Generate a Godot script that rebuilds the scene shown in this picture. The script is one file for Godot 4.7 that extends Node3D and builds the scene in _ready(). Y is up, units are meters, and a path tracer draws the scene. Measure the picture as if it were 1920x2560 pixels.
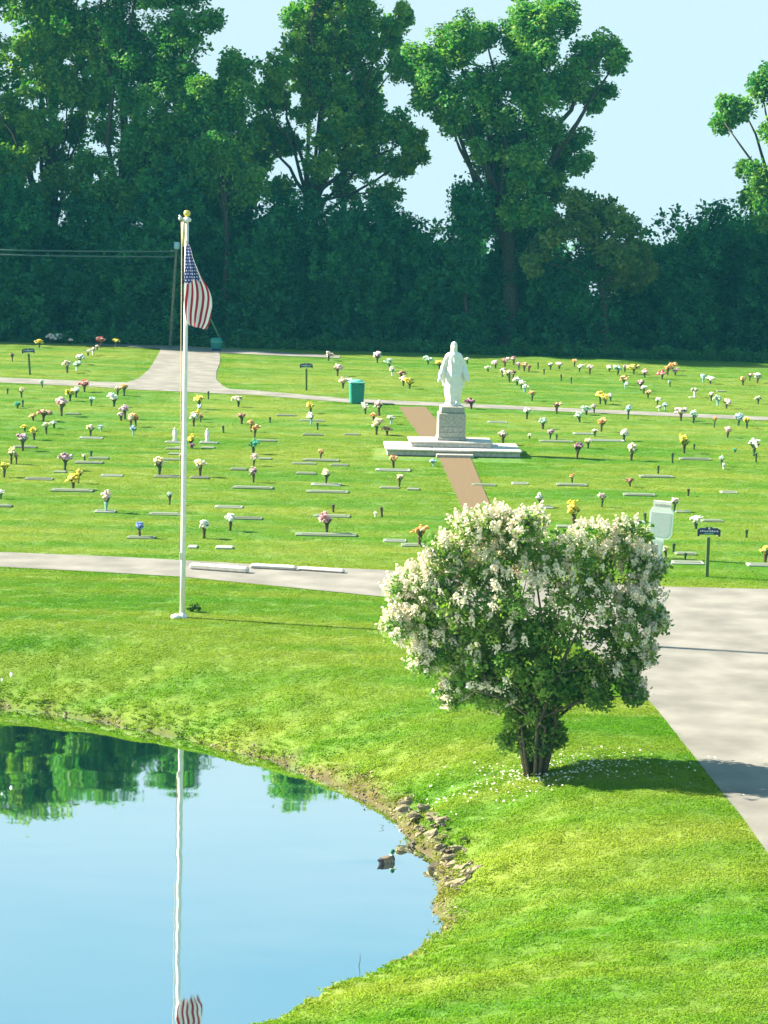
extends Node3D
# A memorial park seen from a raised balcony across a pond: lawn with bouquets and flat markers, a statue, a flagpole and a flowering crape myrtle.

const FOCAL := 6000.0            # photograph pixels
const EYE := Vector3(0, 8.2, 0)
const WATER_Y := -0.93
const TILT := -7.642
const ROLL := 1.29
const UP_N := Vector3(0, 1, 0)
var cam_basis := Basis.IDENTITY
var names := {}
var grid_h := PackedFloat32Array()
var grid_d := PackedFloat32Array()
const GX0 := -20.0
const GZ0 := -58.0
const GS := 0.25
const GNX := 132
const GNZ := 168
var pond := PackedVector2Array()
var paved: Array = []
var M := {}
var noise := FastNoiseLite.new()
var noise2 := FastNoiseLite.new()

# ---------------------------------------------------------------- pixels to places
func ray(px: float, py: float) -> Vector3:
	return cam_basis * Vector3((px - 960.0) / FOCAL, -(py - 1280.0) / FOCAL, -1.0)
func on_ground(px: float, py: float, y := 0.0) -> Vector3:
	var r := ray(px, py)
	return EYE + r * ((y - EYE.y) / r.y)
func at_depth(px: float, py: float, d: float) -> Vector3:
	var r := ray(px, py)
	return EYE + r * (d / -r.z)
func flat(p: Vector3) -> Vector2:
	return Vector2(p.x, p.z)
func ground_poly(pts: Array, y := 0.0) -> PackedVector2Array:
	var out := PackedVector2Array()
	for p in pts:
		out.append(flat(on_ground(p[0], p[1], y)))
	return out

# ---------------------------------------------------------------- naming and tagging
func numbered(called: String) -> String:
	if not names.has(called):
		names[called] = 0
		return called
	names[called] += 1
	return "%s_%03d" % [called, names[called]]
func tag(o: Node, label: String, category: String, group := "") -> void:
	o.set_meta("label", label)
	o.set_meta("category", category)
	if group != "":
		o.set_meta("group", group)
func thing(called: String, label: String, category: String, at := Vector3.ZERO, turn := 0.0, group := "") -> Node3D:
	var o := Node3D.new()
	o.name = numbered(called)
	add_child(o)
	o.position = at
	o.rotation.y = turn
	tag(o, label, category, group)
	return o
func mesh_node(called: String, mesh: Mesh, mat: Material, parent: Node = self) -> MeshInstance3D:
	var o := MeshInstance3D.new()
	o.name = numbered(called) if parent == self else called
	o.mesh = mesh
	o.material_override = mat
	parent.add_child(o, true)
	return o
func structure(called: String, mesh: Mesh, mat: Material) -> MeshInstance3D:
	var o := mesh_node(called, mesh, mat)
	o.set_meta("kind", "structure")
	return o
func scatter(called: String, mesh: Mesh, mat: Material, places: Array, tints: Array, parent: Node = self) -> MultiMeshInstance3D:
	var mm := MultiMesh.new()
	mm.transform_format = MultiMesh.TRANSFORM_3D
	mm.use_colors = true
	mm.mesh = mesh
	mm.instance_count = places.size()
	for i in places.size():
		mm.set_instance_transform(i, places[i])
		mm.set_instance_color(i, tints[i])
	var o := MultiMeshInstance3D.new()
	o.name = numbered(called) if parent == self else called
	o.multimesh = mm
	o.material_override = mat
	parent.add_child(o, true)
	o.set_meta("kind", "stuff")
	return o

# ---------------------------------------------------------------- materials
func lin(r: float, g: float, b: float) -> Color:
	return Color(r, g, b).linear_to_srgb()
func mat(c: Color, rough := 0.8, metal := 0.0) -> StandardMaterial3D:
	var m := StandardMaterial3D.new()
	m.albedo_color = c
	m.roughness = rough
	m.metallic = metal
	return m
func leafy(back: Color) -> StandardMaterial3D:
	var m := mat(Color.WHITE, 0.62)
	m.vertex_color_use_as_albedo = true
	m.backlight_enabled = true
	m.backlight = back
	m.cull_mode = BaseMaterial3D.CULL_DISABLED
	return m
func noise_image(size: int, freq: float, dark: Color, light: Color, seed_: int, octaves := 5, kind := FastNoiseLite.TYPE_SIMPLEX_SMOOTH) -> ImageTexture:
	var n := FastNoiseLite.new()
	n.seed = seed_
	n.frequency = freq
	n.noise_type = kind
	n.fractal_octaves = octaves
	var im := n.get_seamless_image(size, size)
	var out := Image.create(size, size, true, Image.FORMAT_RGB8)
	for y in size:
		for x in size:
			out.set_pixel(x, y, dark.lerp(light, im.get_pixel(x, y).r))
	out.generate_mipmaps()
	return ImageTexture.create_from_image(out)
func grained(c: Color, spread: float, freq: float, scale: float, seed_: int, rough := 0.85, bump := 0.0, octaves := 5) -> StandardMaterial3D:
	var m := mat(c, rough)
	var lo := Color(1 - spread, 1 - spread, 1 - spread)
	m.albedo_texture = noise_image(256, freq, lo, Color.WHITE, seed_, octaves)
	m.uv1_triplanar = true
	m.uv1_world_triplanar = true
	m.uv1_scale = Vector3.ONE * scale
	if bump > 0.0:
		m.heightmap_enabled = true
		m.heightmap_texture = m.albedo_texture
		m.heightmap_scale = bump
	return m

# ---------------------------------------------------------------- shapes
func surf(smooth := false) -> SurfaceTool:
	var st := SurfaceTool.new()
	st.begin(Mesh.PRIMITIVE_TRIANGLES)
	st.set_smooth_group(0 if smooth else -1)
	return st
func done(st: SurfaceTool, smooth := false) -> ArrayMesh:
	if smooth:
		st.index()
	st.generate_normals()
	return st.commit()
func tri(st: SurfaceTool, a: Vector3, b: Vector3, c: Vector3) -> void:
	st.add_vertex(a)
	st.add_vertex(b)
	st.add_vertex(c)
func quad(st: SurfaceTool, a: Vector3, b: Vector3, c: Vector3, d: Vector3) -> void:
	tri(st, a, b, c)
	tri(st, a, c, d)
func quad_out(st: SurfaceTool, a: Vector3, b: Vector3, c: Vector3, d: Vector3, centre: Vector3) -> void:
	if (b - a).cross(c - a).dot((a + c) * 0.5 - centre) > 0.0:
		quad(st, a, d, c, b)
	else:
		quad(st, a, b, c, d)
# a box with bevelled edges, wider or narrower at the top by the factor taper
func add_box(st: SurfaceTool, at: Vector3, size: Vector3, bevel := 0.01, taper := 1.0) -> void:
	var h := size * 0.5
	var b := minf(bevel, minf(h.x, minf(h.y, h.z)) * 0.9)
	var rings: Array = []
	for level in [[-h.y, -b], [-h.y + b, 0.0], [h.y - b, 0.0], [h.y, -b]]:
		var k: float = lerpf(1.0, taper, (level[0] + h.y) / size.y)
		var hx: float = h.x * k + level[1]
		var hz: float = h.z * k + level[1]
		var ring: Array = []
		for c in [[-1, -1, 1, 0], [-1, -1, 0, 1], [-1, 1, 0, -1], [-1, 1, 1, 0], [1, 1, -1, 0], [1, 1, 0, -1], [1, -1, 0, 1], [1, -1, -1, 0]]:
			ring.append(at + Vector3(c[0] * hx + c[2] * b, level[0], c[1] * hz + c[3] * b))
		rings.append(ring)
	for r in 3:
		for i in 8:
			var j := (i + 1) % 8
			quad_out(st, rings[r][i], rings[r][j], rings[r + 1][j], rings[r + 1][i], at)
	for r in [0, 3]:
		for i in range(1, 7):
			var a: Vector3 = rings[r][0]
			var b2: Vector3 = rings[r][i]
			var c2: Vector3 = rings[r][i + 1]
			if (b2 - a).cross(c2 - a).dot(a - at) > 0.0:
				tri(st, a, c2, b2)
			else:
				tri(st, a, b2, c2)
func box_mesh(size: Vector3, bevel := 0.01, taper := 1.0, at := Vector3.ZERO) -> ArrayMesh:
	var st := surf()
	add_box(st, at, size, bevel, taper)
	return done(st)
# a tube through points with a radius at each
func add_tube(st: SurfaceTool, pts: Array, radii: Array, sides := 8, caps := true) -> void:
	var rings: Array = []
	var side := Vector3.RIGHT
	for i in pts.size():
		var t: Vector3 = (pts[mini(i + 1, pts.size() - 1)] - pts[maxi(i - 1, 0)]).normalized()
		if absf(t.dot(side)) > 0.95:
			side = Vector3.FORWARD
		side = (side - t * side.dot(t)).normalized()
		var up := t.cross(side)
		var ring: Array = []
		for s in sides:
			var a := TAU * s / sides
			ring.append(pts[i] + (side * cos(a) + up * sin(a)) * radii[i])
		rings.append(ring)
	for i in pts.size() - 1:
		for s in sides:
			var s2 := (s + 1) % sides
			quad(st, rings[i][s], rings[i + 1][s], rings[i + 1][s2], rings[i][s2])
	if caps:
		var e := pts.size() - 1
		for s in sides:
			var s2 := (s + 1) % sides
			tri(st, pts[0], rings[0][s], rings[0][s2])
			tri(st, pts[e], rings[e][s2], rings[e][s])
func tube_mesh(pts: Array, radii: Array, sides := 8) -> ArrayMesh:
	var st := surf(true)
	add_tube(st, pts, radii, sides)
	return done(st, true)
# a shape turned round the y axis: profile of [radius, height]
func lathe(profile: Array, sides := 16, smooth := true) -> ArrayMesh:
	var st := surf(smooth)
	for i in profile.size() - 1:
		for s in sides:
			var a := TAU * s / sides
			var b := TAU * (s + 1) / sides
			var p0: Array = profile[i]
			var p1: Array = profile[i + 1]
			quad(st, Vector3(cos(b) * p0[0], p0[1], sin(b) * p0[0]), Vector3(cos(b) * p1[0], p1[1], sin(b) * p1[0]), Vector3(cos(a) * p1[0], p1[1], sin(a) * p1[0]), Vector3(cos(a) * p0[0], p0[1], sin(a) * p0[0]))
	return done(st, smooth)
func add_blob(st: SurfaceTool, at: Vector3, r: Vector3, rng: RandomNumberGenerator, rough := 0.12, sides := 6, rows := 4) -> void:
	var rings: Array = []
	for j in rows + 1:
		var v := PI * j / rows
		var ring: Array = []
		for i in sides:
			var u := TAU * (i + 0.5 * (j % 2)) / sides
			var k := 1.0 + rng.randf_range(-rough, rough)
			if j == 0 or j == rows:
				k = 1.0
			ring.append(at + Vector3(cos(u) * sin(v), cos(v), sin(u) * sin(v)) * r * k)
		rings.append(ring)
	for j in rows:
		for i in sides:
			var i2 := (i + 1) % sides
			if j > 0:
				tri(st, rings[j][i], rings[j + 1][i2], rings[j][i2])
			if j < rows - 1:
				tri(st, rings[j][i], rings[j + 1][i], rings[j + 1][i2])
# an outline in x, y pushed out along z
func plate(outline: Array, thick: float) -> ArrayMesh:
	var pts := PackedVector2Array()
	for p in outline:
		pts.append(Vector2(p[0], p[1]))
	var idx := Geometry2D.triangulate_polygon(pts)
	var st := surf()
	var h := thick * 0.5
	for i in range(0, idx.size(), 3):
		var a := pts[idx[i]]
		var b := pts[idx[i + 1]]
		var c := pts[idx[i + 2]]
		if (b - a).cross(c - a) > 0.0:
			var t := b
			b = c
			c = t
		tri(st, Vector3(a.x, a.y, h), Vector3(b.x, b.y, h), Vector3(c.x, c.y, h))
		tri(st, Vector3(a.x, a.y, -h), Vector3(c.x, c.y, -h), Vector3(b.x, b.y, -h))
	var ccw := not Geometry2D.is_polygon_clockwise(pts)
	for i in pts.size():
		var a := pts[i]
		var b := pts[(i + 1) % pts.size()]
		if not ccw:
			var t := a
			a = b
			b = t
		quad(st, Vector3(a.x, a.y, h), Vector3(a.x, a.y, -h), Vector3(b.x, b.y, -h), Vector3(b.x, b.y, h))
	return done(st)
func sheet(poly: PackedVector2Array, y: float, step := 0.0) -> ArrayMesh:
	var st := surf()
	var idx := Geometry2D.triangulate_polygon(poly)
	for i in range(0, idx.size(), 3):
		var a := poly[idx[i]]
		var b := poly[idx[i + 1]]
		var c := poly[idx[i + 2]]
		if (b - a).cross(c - a) < 0.0:
			var t := b
			b = c
			c = t
		tri(st, Vector3(a.x, y, a.y), Vector3(b.x, y, b.y), Vector3(c.x, y, c.y))
	return done(st)

# ---------------------------------------------------------------- smooth figures: joints and radii meshed as surface nets
# each bone: [a, b, ra, rb]; flat_z squeezes the body front to back
func field(p: Vector3, bones: Array, blend: float, flat_z: float, folds: float) -> float:
	var q := Vector3(p.x, p.y, p.z / flat_z)
	var d := 9.0
	for b in bones:
		var a: Vector3 = b[0]
		var ab: Vector3 = b[1] - a
		var t := clampf((q - a).dot(ab) / maxf(ab.length_squared(), 1e-9), 0.0, 1.0)
		var e: float = (q - a - ab * t).length() - lerpf(b[2], b[3], t)
		var h := clampf(0.5 + 0.5 * (d - e) / blend, 0.0, 1.0)
		d = lerpf(d, e, h) - blend * h * (1.0 - h)
	if folds > 0.0 and p.y < 1.35:
		d += folds * (sin(atan2(p.x, p.z) * 9.0 + p.y * 3.0 + sin(p.y * 5.0) * 1.5) + 0.6 * sin(p.x * 30.0 + p.y * 22.0))
	return d
func net(bones: Array, lo: Vector3, hi: Vector3, cell: float, blend: float, flat_z := 1.0, folds := 0.0, painted := false) -> ArrayMesh:
	var n := Vector3i(((hi - lo) / cell).ceil()) + Vector3i.ONE
	var val := PackedFloat32Array()
	val.resize(n.x * n.y * n.z)
	for k in n.z:
		for j in n.y:
			for i in n.x:
				val[(k * n.y + j) * n.x + i] = field(lo + Vector3(i, j, k) * cell, bones, blend, flat_z, folds)
	var at := {}
	var verts := PackedVector3Array()
	var cols := PackedColorArray()
	for k in n.z - 1:
		for j in n.y - 1:
			for i in n.x - 1:
				var sum := Vector3.ZERO
				var cnt := 0
				for e in EDGES:
					var a: Vector3i = e[0] + Vector3i(i, j, k)
					var b: Vector3i = e[1] + Vector3i(i, j, k)
					var va := val[(a.z * n.y + a.y) * n.x + a.x]
					var vb := val[(b.z * n.y + b.y) * n.x + b.x]
					if (va < 0.0) != (vb < 0.0):
						sum += Vector3(a).lerp(Vector3(b), va / (va - vb))
						cnt += 1
				if cnt > 0:
					at[(k * n.y + j) * n.x + i] = verts.size()
					var p := lo + sum / cnt * cell
					verts.append(p)
					cols.append(duck_paint(p) if painted else Color.WHITE)
	var idx := PackedInt32Array()
	for k in range(1, n.z - 1):
		for j in range(1, n.y - 1):
			for i in range(1, n.x - 1):
				var c := (k * n.y + j) * n.x + i
				var v0 := val[c]
				for ax in 3:
					var c2: int = c + [1, n.x, n.x * n.y][ax]
					var v1 := val[c2]
					if (v0 < 0.0) == (v1 < 0.0):
						continue
					var du: int = [n.x, n.x * n.y, 1][ax]
					var dv: int = [n.x * n.y, 1, n.x][ax]
					var q := [at[c - du - dv], at[c - dv], at[c], at[c - du]]
					if v0 < 0.0:
						q = [q[0], q[3], q[2], q[1]]
					idx.append_array(PackedInt32Array([q[0], q[1], q[2], q[0], q[2], q[3]]))
	var arr := []
	arr.resize(Mesh.ARRAY_MAX)
	arr[Mesh.ARRAY_VERTEX] = verts
	arr[Mesh.ARRAY_INDEX] = idx
	arr[Mesh.ARRAY_COLOR] = cols
	var am := ArrayMesh.new()
	am.add_surface_from_arrays(Mesh.PRIMITIVE_TRIANGLES, arr)
	var st := SurfaceTool.new()
	st.create_from(am, 0)
	st.generate_normals()
	return st.commit()
const EDGES := [[Vector3i(0, 0, 0), Vector3i(1, 0, 0)], [Vector3i(0, 1, 0), Vector3i(1, 1, 0)], [Vector3i(0, 0, 1), Vector3i(1, 0, 1)], [Vector3i(0, 1, 1), Vector3i(1, 1, 1)], [Vector3i(0, 0, 0), Vector3i(0, 1, 0)], [Vector3i(1, 0, 0), Vector3i(1, 1, 0)], [Vector3i(0, 0, 1), Vector3i(0, 1, 1)], [Vector3i(1, 0, 1), Vector3i(1, 1, 1)], [Vector3i(0, 0, 0), Vector3i(0, 0, 1)], [Vector3i(1, 0, 0), Vector3i(1, 0, 1)], [Vector3i(0, 1, 0), Vector3i(0, 1, 1)], [Vector3i(1, 1, 0), Vector3i(1, 1, 1)]]

# ---------------------------------------------------------------- the scene
func _ready() -> void:
	set_view()
	set_light()
	make_materials()
	make_pond_shape()
	make_ground()
	make_water()
	make_paving()
	make_grass()
	make_monument()
	make_tree_line()
	make_myrtle()
	make_flagpole()
	make_utility()
	make_signs()
	make_bins()
	make_kerbs()
	make_markers()
	make_bouquets()
	make_shore()
	make_duck()

func set_view() -> void:
	cam_basis = Basis.from_euler(Vector3(deg_to_rad(TILT), 0, 0)) * Basis(Vector3(0, 0, 1), deg_to_rad(ROLL))
	var c := Camera3D.new()
	c.name = "camera"
	add_child(c)
	c.transform = Transform3D(cam_basis, EYE)
	c.fov = rad_to_deg(2.0 * atan(1280.0 / FOCAL))
	c.far = 1500.0
	c.near = 0.1
	c.current = true

func set_light() -> void:
	var e := Environment.new()
	e.background_mode = Environment.BG_SKY
	e.tonemap_mode = Environment.TONE_MAPPER_LINEAR
	e.tonemap_exposure = 4.2
	e.sdfgi_enabled = true
	e.ssao_enabled = true
	e.ssil_enabled = true
	e.fog_enabled = true
	e.fog_density = 0.00024
	e.fog_light_color = Color(0.36, 0.84, 1.0)
	var sk := PanoramaSkyMaterial.new()
	var w := 512
	var h := 256
	var im := Image.create(w, h, false, Image.FORMAT_RGBF)
	var n := FastNoiseLite.new()
	n.seed = 11
	n.frequency = 1.1
	n.fractal_octaves = 4
	for y in h:
		var el := (0.5 - (y + 0.5) / h) * PI
		var t := clampf((el - 0.226) / 0.15, 0.0, 1.0)
		var base := Color(0.70, 0.91, 1.0).lerp(Color(0.25, 0.62, 0.84), t * t * (3.0 - 2.0 * t))
		for x in w:
			var az := TAU * (x + 0.5) / w
			var d := Vector3(cos(az) * cos(el), sin(el) * 3.0, sin(az) * cos(el))
			var cl := clampf(n.get_noise_3dv(d * 1.7) * 1.8 + 0.25, 0.0, 1.0) * clampf(el * 5.0, 0.0, 1.0)
			var c := base.lerp(Color(0.70, 0.88, 0.96), cl * 0.55)
			im.set_pixel(x, y, Color(c.r / 4.2, c.g / 4.2, c.b / 4.2))
	sk.panorama = ImageTexture.create_from_image(im)
	var sky := Sky.new()
	sky.sky_material = sk
	e.sky = sky
	var we := WorldEnvironment.new()
	we.name = "daylight"
	we.environment = e
	add_child(we)
	var sun := DirectionalLight3D.new()
	sun.name = "sun"
	add_child(sun)
	var el := deg_to_rad(34.0)
	var toward := Vector3(cos(el) * cos(deg_to_rad(12.0)), -sin(el), cos(el) * sin(deg_to_rad(12.0)))
	sun.look_at_from_position(Vector3.ZERO, toward, UP_N)
	sun.light_energy = 1.6
	sun.light_color = Color(1.0, 0.95, 0.85)
	sun.light_angular_distance = 0.6
	sun.shadow_enabled = true

func make_materials() -> void:
	noise.seed = 5
	noise.frequency = 0.35
	noise.fractal_octaves = 4
	noise2.seed = 9
	noise2.frequency = 0.06
	noise2.fractal_octaves = 3
	M.stone = grained(lin(0.62, 0.60, 0.56), 0.22, 0.03, 0.8, 3, 0.85, 0.3)
	M.pedestal = grained(lin(0.46, 0.45, 0.40), 0.25, 0.04, 0.9, 4, 0.85, 0.3)
	M.marble = grained(lin(0.84, 0.84, 0.82), 0.08, 0.02, 1.0, 6, 0.5)
	M.white_paint = grained(lin(0.80, 0.80, 0.78), 0.10, 0.02, 1.0, 7, 0.45)
	M.gravel = grained(lin(0.232, 0.224, 0.206), 0.24, 0.018, 0.16, 8, 0.95, 0.0, 7)
	M.path = grained(lin(0.175, 0.115, 0.052), 0.28, 0.09, 0.6, 12, 0.92, 0.0)
	M.bark = grained(lin(0.10, 0.085, 0.065), 0.5, 0.03, 0.7, 13, 0.95, 2.0)
	M.pale_bark = grained(lin(0.26, 0.24, 0.17), 0.4, 0.03, 0.8, 14, 0.9, 1.0)
	M.myrtle_bark = grained(lin(0.16, 0.13, 0.085), 0.5, 0.04, 2.2, 15, 0.8, 0.4)
	M.leaf = leafy(Color(0.75, 0.9, 0.35))
	M.blossom = leafy(Color(0.5, 0.5, 0.45))
	M.grass = leafy(Color(0.7, 0.8, 0.2))
	M.grass.roughness = 0.95
	M.grass.metallic_specular = 0.12
	M.leaf.metallic_specular = 0.3
	M.bronze = mat(lin(0.10, 0.075, 0.045), 0.5, 0.4)
	M.green_vase = mat(lin(0.03, 0.07, 0.03), 0.5)
	M.white_vase = mat(lin(0.7, 0.72, 0.72), 0.4)
	M.blue_vase = mat(lin(0.2, 0.42, 0.5), 0.4)
	M.vases = [M.bronze, M.green_vase, M.white_vase, M.blue_vase]
	M.petal = mat(Color.WHITE, 0.8)
	M.petal.vertex_color_use_as_albedo = true
	M.navy = mat(lin(0.012, 0.03, 0.09), 0.4)
	M.teal = mat(lin(0.01, 0.22, 0.19), 0.45)
	M.teal_lid = mat(lin(0.10, 0.38, 0.32), 0.5)
	M.letter = mat(lin(0.7, 0.74, 0.78), 0.5)
	M.post_green = mat(lin(0.07, 0.13, 0.035), 0.6)
	M.gold = mat(lin(0.75, 0.60, 0.12), 0.3, 0.7)
	M.steel = mat(lin(0.5, 0.5, 0.48), 0.4, 0.6)
	M.rope = mat(lin(0.55, 0.46, 0.26), 0.9)
	M.rock = grained(lin(0.40, 0.34, 0.22), 0.45, 0.06, 2.0, 21, 0.95, 0.6)
	M.dark_rock = grained(lin(0.12, 0.10, 0.065), 0.45, 0.06, 2.0, 22, 0.9, 0.6)
	M.granite = grained(lin(0.21, 0.26, 0.17), 0.25, 0.09, 1.5, 23, 0.6)
	M.pale_granite = grained(lin(0.36, 0.39, 0.35), 0.12, 0.09, 1.5, 24, 0.6)
	M.bronze_plate = mat(lin(0.16, 0.17, 0.13), 0.45, 0.3)
	M.wire = mat(lin(0.07, 0.12, 0.12), 0.6)
	M.lamp_blue = mat(lin(0.28, 0.45, 0.58), 0.5)

# ---------------------------------------------------------------- land
func make_pond_shape() -> void:
	var shore := [[0, 1768], [116, 1781], [231, 1800], [347, 1823], [463, 1846], [550, 1869], [637, 1889], [723, 1915], [810, 1947], [868, 1976], [949, 2016], [999, 2055], [1018, 2101], [1057, 2132], [1091, 2159], [1103, 2197], [1099, 2240], [1088, 2282], [1109, 2305], [1099, 2340], [1026, 2379], [999, 2411], [929, 2433], [856, 2456], [787, 2491], [729, 2525], [671, 2558]]
	pond = ground_poly(shore, WATER_Y)
	for p in [[-3.2, -24.0], [-7.0, -22.5], [-12.0, -23.0], [-15.0, -28.0], [-15.5, -36.0], [-12.5, -41.3], [-9.0, -41.9]]:
		pond.append(Vector2(p[0], p[1]))
	grid_h.resize((GNX + 1) * (GNZ + 1))
	grid_d.resize((GNX + 1) * (GNZ + 1))
	for j in GNZ + 1:
		for i in GNX + 1:
			var p := Vector2(GX0 + i * GS, GZ0 + j * GS)
			var d := pond_distance(p)
			d += 0.16 * noise.get_noise_2d(p.x * 4.0 + 30.0, p.y * 4.0) * clampf(1.5 - absf(d), 0.0, 1.0)
			grid_d[j * (GNX + 1) + i] = d
			grid_h[j * (GNX + 1) + i] = bank(d, p)
func pond_distance(p: Vector2) -> float:
	var best := 1e9
	for k in pond.size():
		best = minf(best, p.distance_squared_to(Geometry2D.get_closest_point_to_segment(p, pond[k], pond[(k + 1) % pond.size()])))
	var d := sqrt(best)
	return -d if Geometry2D.is_point_in_polygon(p, pond) else d
func bank(d: float, p: Vector2) -> float:
	if d < 0.0:
		return WATER_Y + maxf(d * 0.7, -1.2)
	var near := clampf((p.y + 31.0) / 4.0, 0.0, 1.0)   # the shore on this side is a gentle slope
	var t := clampf(d / lerpf(3.4, 7.0, near), 0.0, 1.0)
	var lip := lerpf(0.10, 0.02, near)
	var h := WATER_Y + lip * clampf(d / 0.18, 0.0, 1.0) + (-WATER_Y - lip) * (1.0 - pow(1.0 - t, 1.9))
	h += noise.get_noise_2d(p.x * 2.2, p.y * 2.2) * 0.10 * (1.0 - t) * clampf(d / 0.5, 0.0, 1.0)
	return minf(h, 0.0) + noise2.get_noise_2d(p.x * 3.0, p.y * 3.0) * 0.03 * clampf((p.y + 48.0) / 6.0, 0.0, 1.0) * clampf((4.0 - p.x) / 2.0, 0.0, 1.0)
func lookup(g: PackedFloat32Array, x: float, z: float, away: float) -> float:
	var fx := (x - GX0) / GS
	var fz := (z - GZ0) / GS
	var i := int(floor(fx))
	var j := int(floor(fz))
	if i < 0 or j < 0 or i >= GNX or j >= GNZ:
		return away
	fx -= i
	fz -= j
	var o := j * (GNX + 1) + i
	return lerpf(lerpf(g[o], g[o + 1], fx), lerpf(g[o + GNX + 1], g[o + GNX + 2], fx), fz)
func ground_at(x: float, z: float) -> float:
	return lookup(grid_h, x, z, 0.0)
func land(px: float, py: float) -> Vector3:
	var p := on_ground(px, py)
	for k in 4:
		p = on_ground(px, py, ground_at(p.x, p.z))
	return p
func turf_color(x: float, z: float) -> Color:
	var a := noise.get_noise_2d(x * 0.30, z * 1.8)
	var b := noise2.get_noise_2d(x * 1.2, z * 2.4)
	var t := clampf(0.45 + a * 1.05 + b * 0.75, 0.0, 1.0)
	var c := Color(0.100, 0.268, 0.012).lerp(Color(0.245, 0.330, 0.036), t)
	return c
func soil(x: float, z: float) -> float:
	var d := lookup(grid_d, x, z, 50.0)
	var n := noise.get_noise_2d(x * 3.5, z * 3.5)
	var w := (0.09 if x < -2.0 else 0.13) + 0.22 * n
	if x > -1.4 and z > -38.0:
		w += 0.22 * clampf((z + 38.0) * 0.5, 0.0, 1.0) * clampf((-27.5 - z) * 0.5, 0.0, 1.0)
	if z > -27.5:
		w -= 0.24
	return clampf((w - d) * 5.0, 0.0, 1.0)

func make_ground() -> void:
	var m := mat(Color.WHITE, 0.95)
	m.vertex_color_use_as_albedo = true
	m.albedo_texture = noise_image(512, 0.035, Color(0.70, 0.72, 0.55), Color.WHITE, 31, 5)
	m.uv1_triplanar = true
	m.uv1_world_triplanar = true
	m.uv1_scale = Vector3.ONE * 0.23
	var verts := PackedVector3Array()
	var cols := PackedColorArray()
	var idx := PackedInt32Array()
	var patches := [[GX0, GZ0, GS, GNX, GNZ], [-50.0, -140.0, 0.5, 200, 164], [-20.0 - 30.0, -58.0, 1.0, 30, 42], [13.0, -58.0, 1.0, 37, 42]]
	for g in patches:
		var first := verts.size()
		for j in g[4] + 1:
			for i in g[3] + 1:
				var x: float = g[0] + i * g[2]
				var z: float = g[1] + j * g[2]
				verts.append(Vector3(x, ground_at(x, z), z))
				var s := soil(x, z)
				cols.append((turf_color(x, z) * 0.8).lerp(Color(0.125, 0.100, 0.046) * (0.85 + 0.5 * noise.get_noise_2d(x * 5.0, z * 5.0)), s))
		for j in g[4]:
			for i in g[3]:
				var o: int = first + j * (g[3] + 1) + i
				var r: int = g[3] + 1
				idx.append_array(PackedInt32Array([o, o + 1, o + r + 1, o, o + r + 1, o + r]))
	var first2 := verts.size()
	for r in [[-150, -140, 150, -180, -8.0, 0.0], [-150, -180, 150, -320, -24.0, -8.0]]:
		var o := verts.size()
		for v in [[r[0], r[4], r[3]], [r[2], r[4], r[3]], [r[2], r[5], r[1]], [r[0], r[5], r[1]]]:
			verts.append(Vector3(v[0], v[1], v[2]))
			cols.append(Color(0.06, 0.12, 0.015))
		idx.append_array(PackedInt32Array([o, o + 1, o + 2, o, o + 2, o + 3]))
	for r in [[-150, -140, -50, 60], [50, -140, 150, 60], [-50, -16, 50, 60]]:
		var o := verts.size()
		for c in [[0, 1], [2, 1], [2, 3], [0, 3]]:
			verts.append(Vector3(r[c[0]], 0, r[c[1]]))
			cols.append(Color(0.08, 0.15, 0.013))
		idx.append_array(PackedInt32Array([o, o + 1, o + 2, o, o + 2, o + 3]))
	var arr := []
	arr.resize(Mesh.ARRAY_MAX)
	arr[Mesh.ARRAY_VERTEX] = verts
	arr[Mesh.ARRAY_COLOR] = cols
	arr[Mesh.ARRAY_INDEX] = idx
	var am := ArrayMesh.new()
	am.add_surface_from_arrays(Mesh.PRIMITIVE_TRIANGLES, arr)
	var st := SurfaceTool.new()
	st.create_from(am, 0)
	st.generate_normals()
	structure("ground", st.commit(), m)

func make_water() -> void:
	var st := SurfaceTool.new()
	st.begin(Mesh.PRIMITIVE_TRIANGLES)
	var s := 0.12
	var x0 := -16.5
	var z0 := -44.0
	var nx := 160
	var nz := 190
	var n := FastNoiseLite.new()
	n.seed = 77
	n.frequency = 0.5
	n.fractal_octaves = 3
	var duck := on_ground(968, 2152, WATER_Y)
	for j in nz + 1:
		for i in nx + 1:
			var p := Vector3(x0 + i * s, WATER_Y, z0 + j * s)
			var a := 0.0026 * n.get_noise_2d(p.x * 0.8, p.z * 2.2)
			var b := 0.0040 * n.get_noise_2d(p.x * 0.8 + 60.0, p.z * 2.6)
			var k := p - duck
			if k.x < 0.15 and k.x > -1.3 and absf(k.z) < 0.5:
				var arm := absf(k.z - 0.06 + k.x * 0.02) - (-k.x) * 0.16
				b += 0.012 * exp(-arm * arm / 0.006) * clampf(1.0 + k.x / 1.2, 0.0, 1.0) * signf(k.z)
			st.set_normal(Vector3(a, 1, b).normalized())
			st.add_vertex(p)
	for j in nz:
		for i in nx:
			var o := j * (nx + 1) + i
			for q in [o, o + 1, o + nx + 2, o, o + nx + 2, o + nx + 1]:
				st.add_index(q)
	var m := mat(lin(0.80, 0.91, 0.93), 0.02, 1.0)
	structure("pond_water", st.commit(), m)

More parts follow.
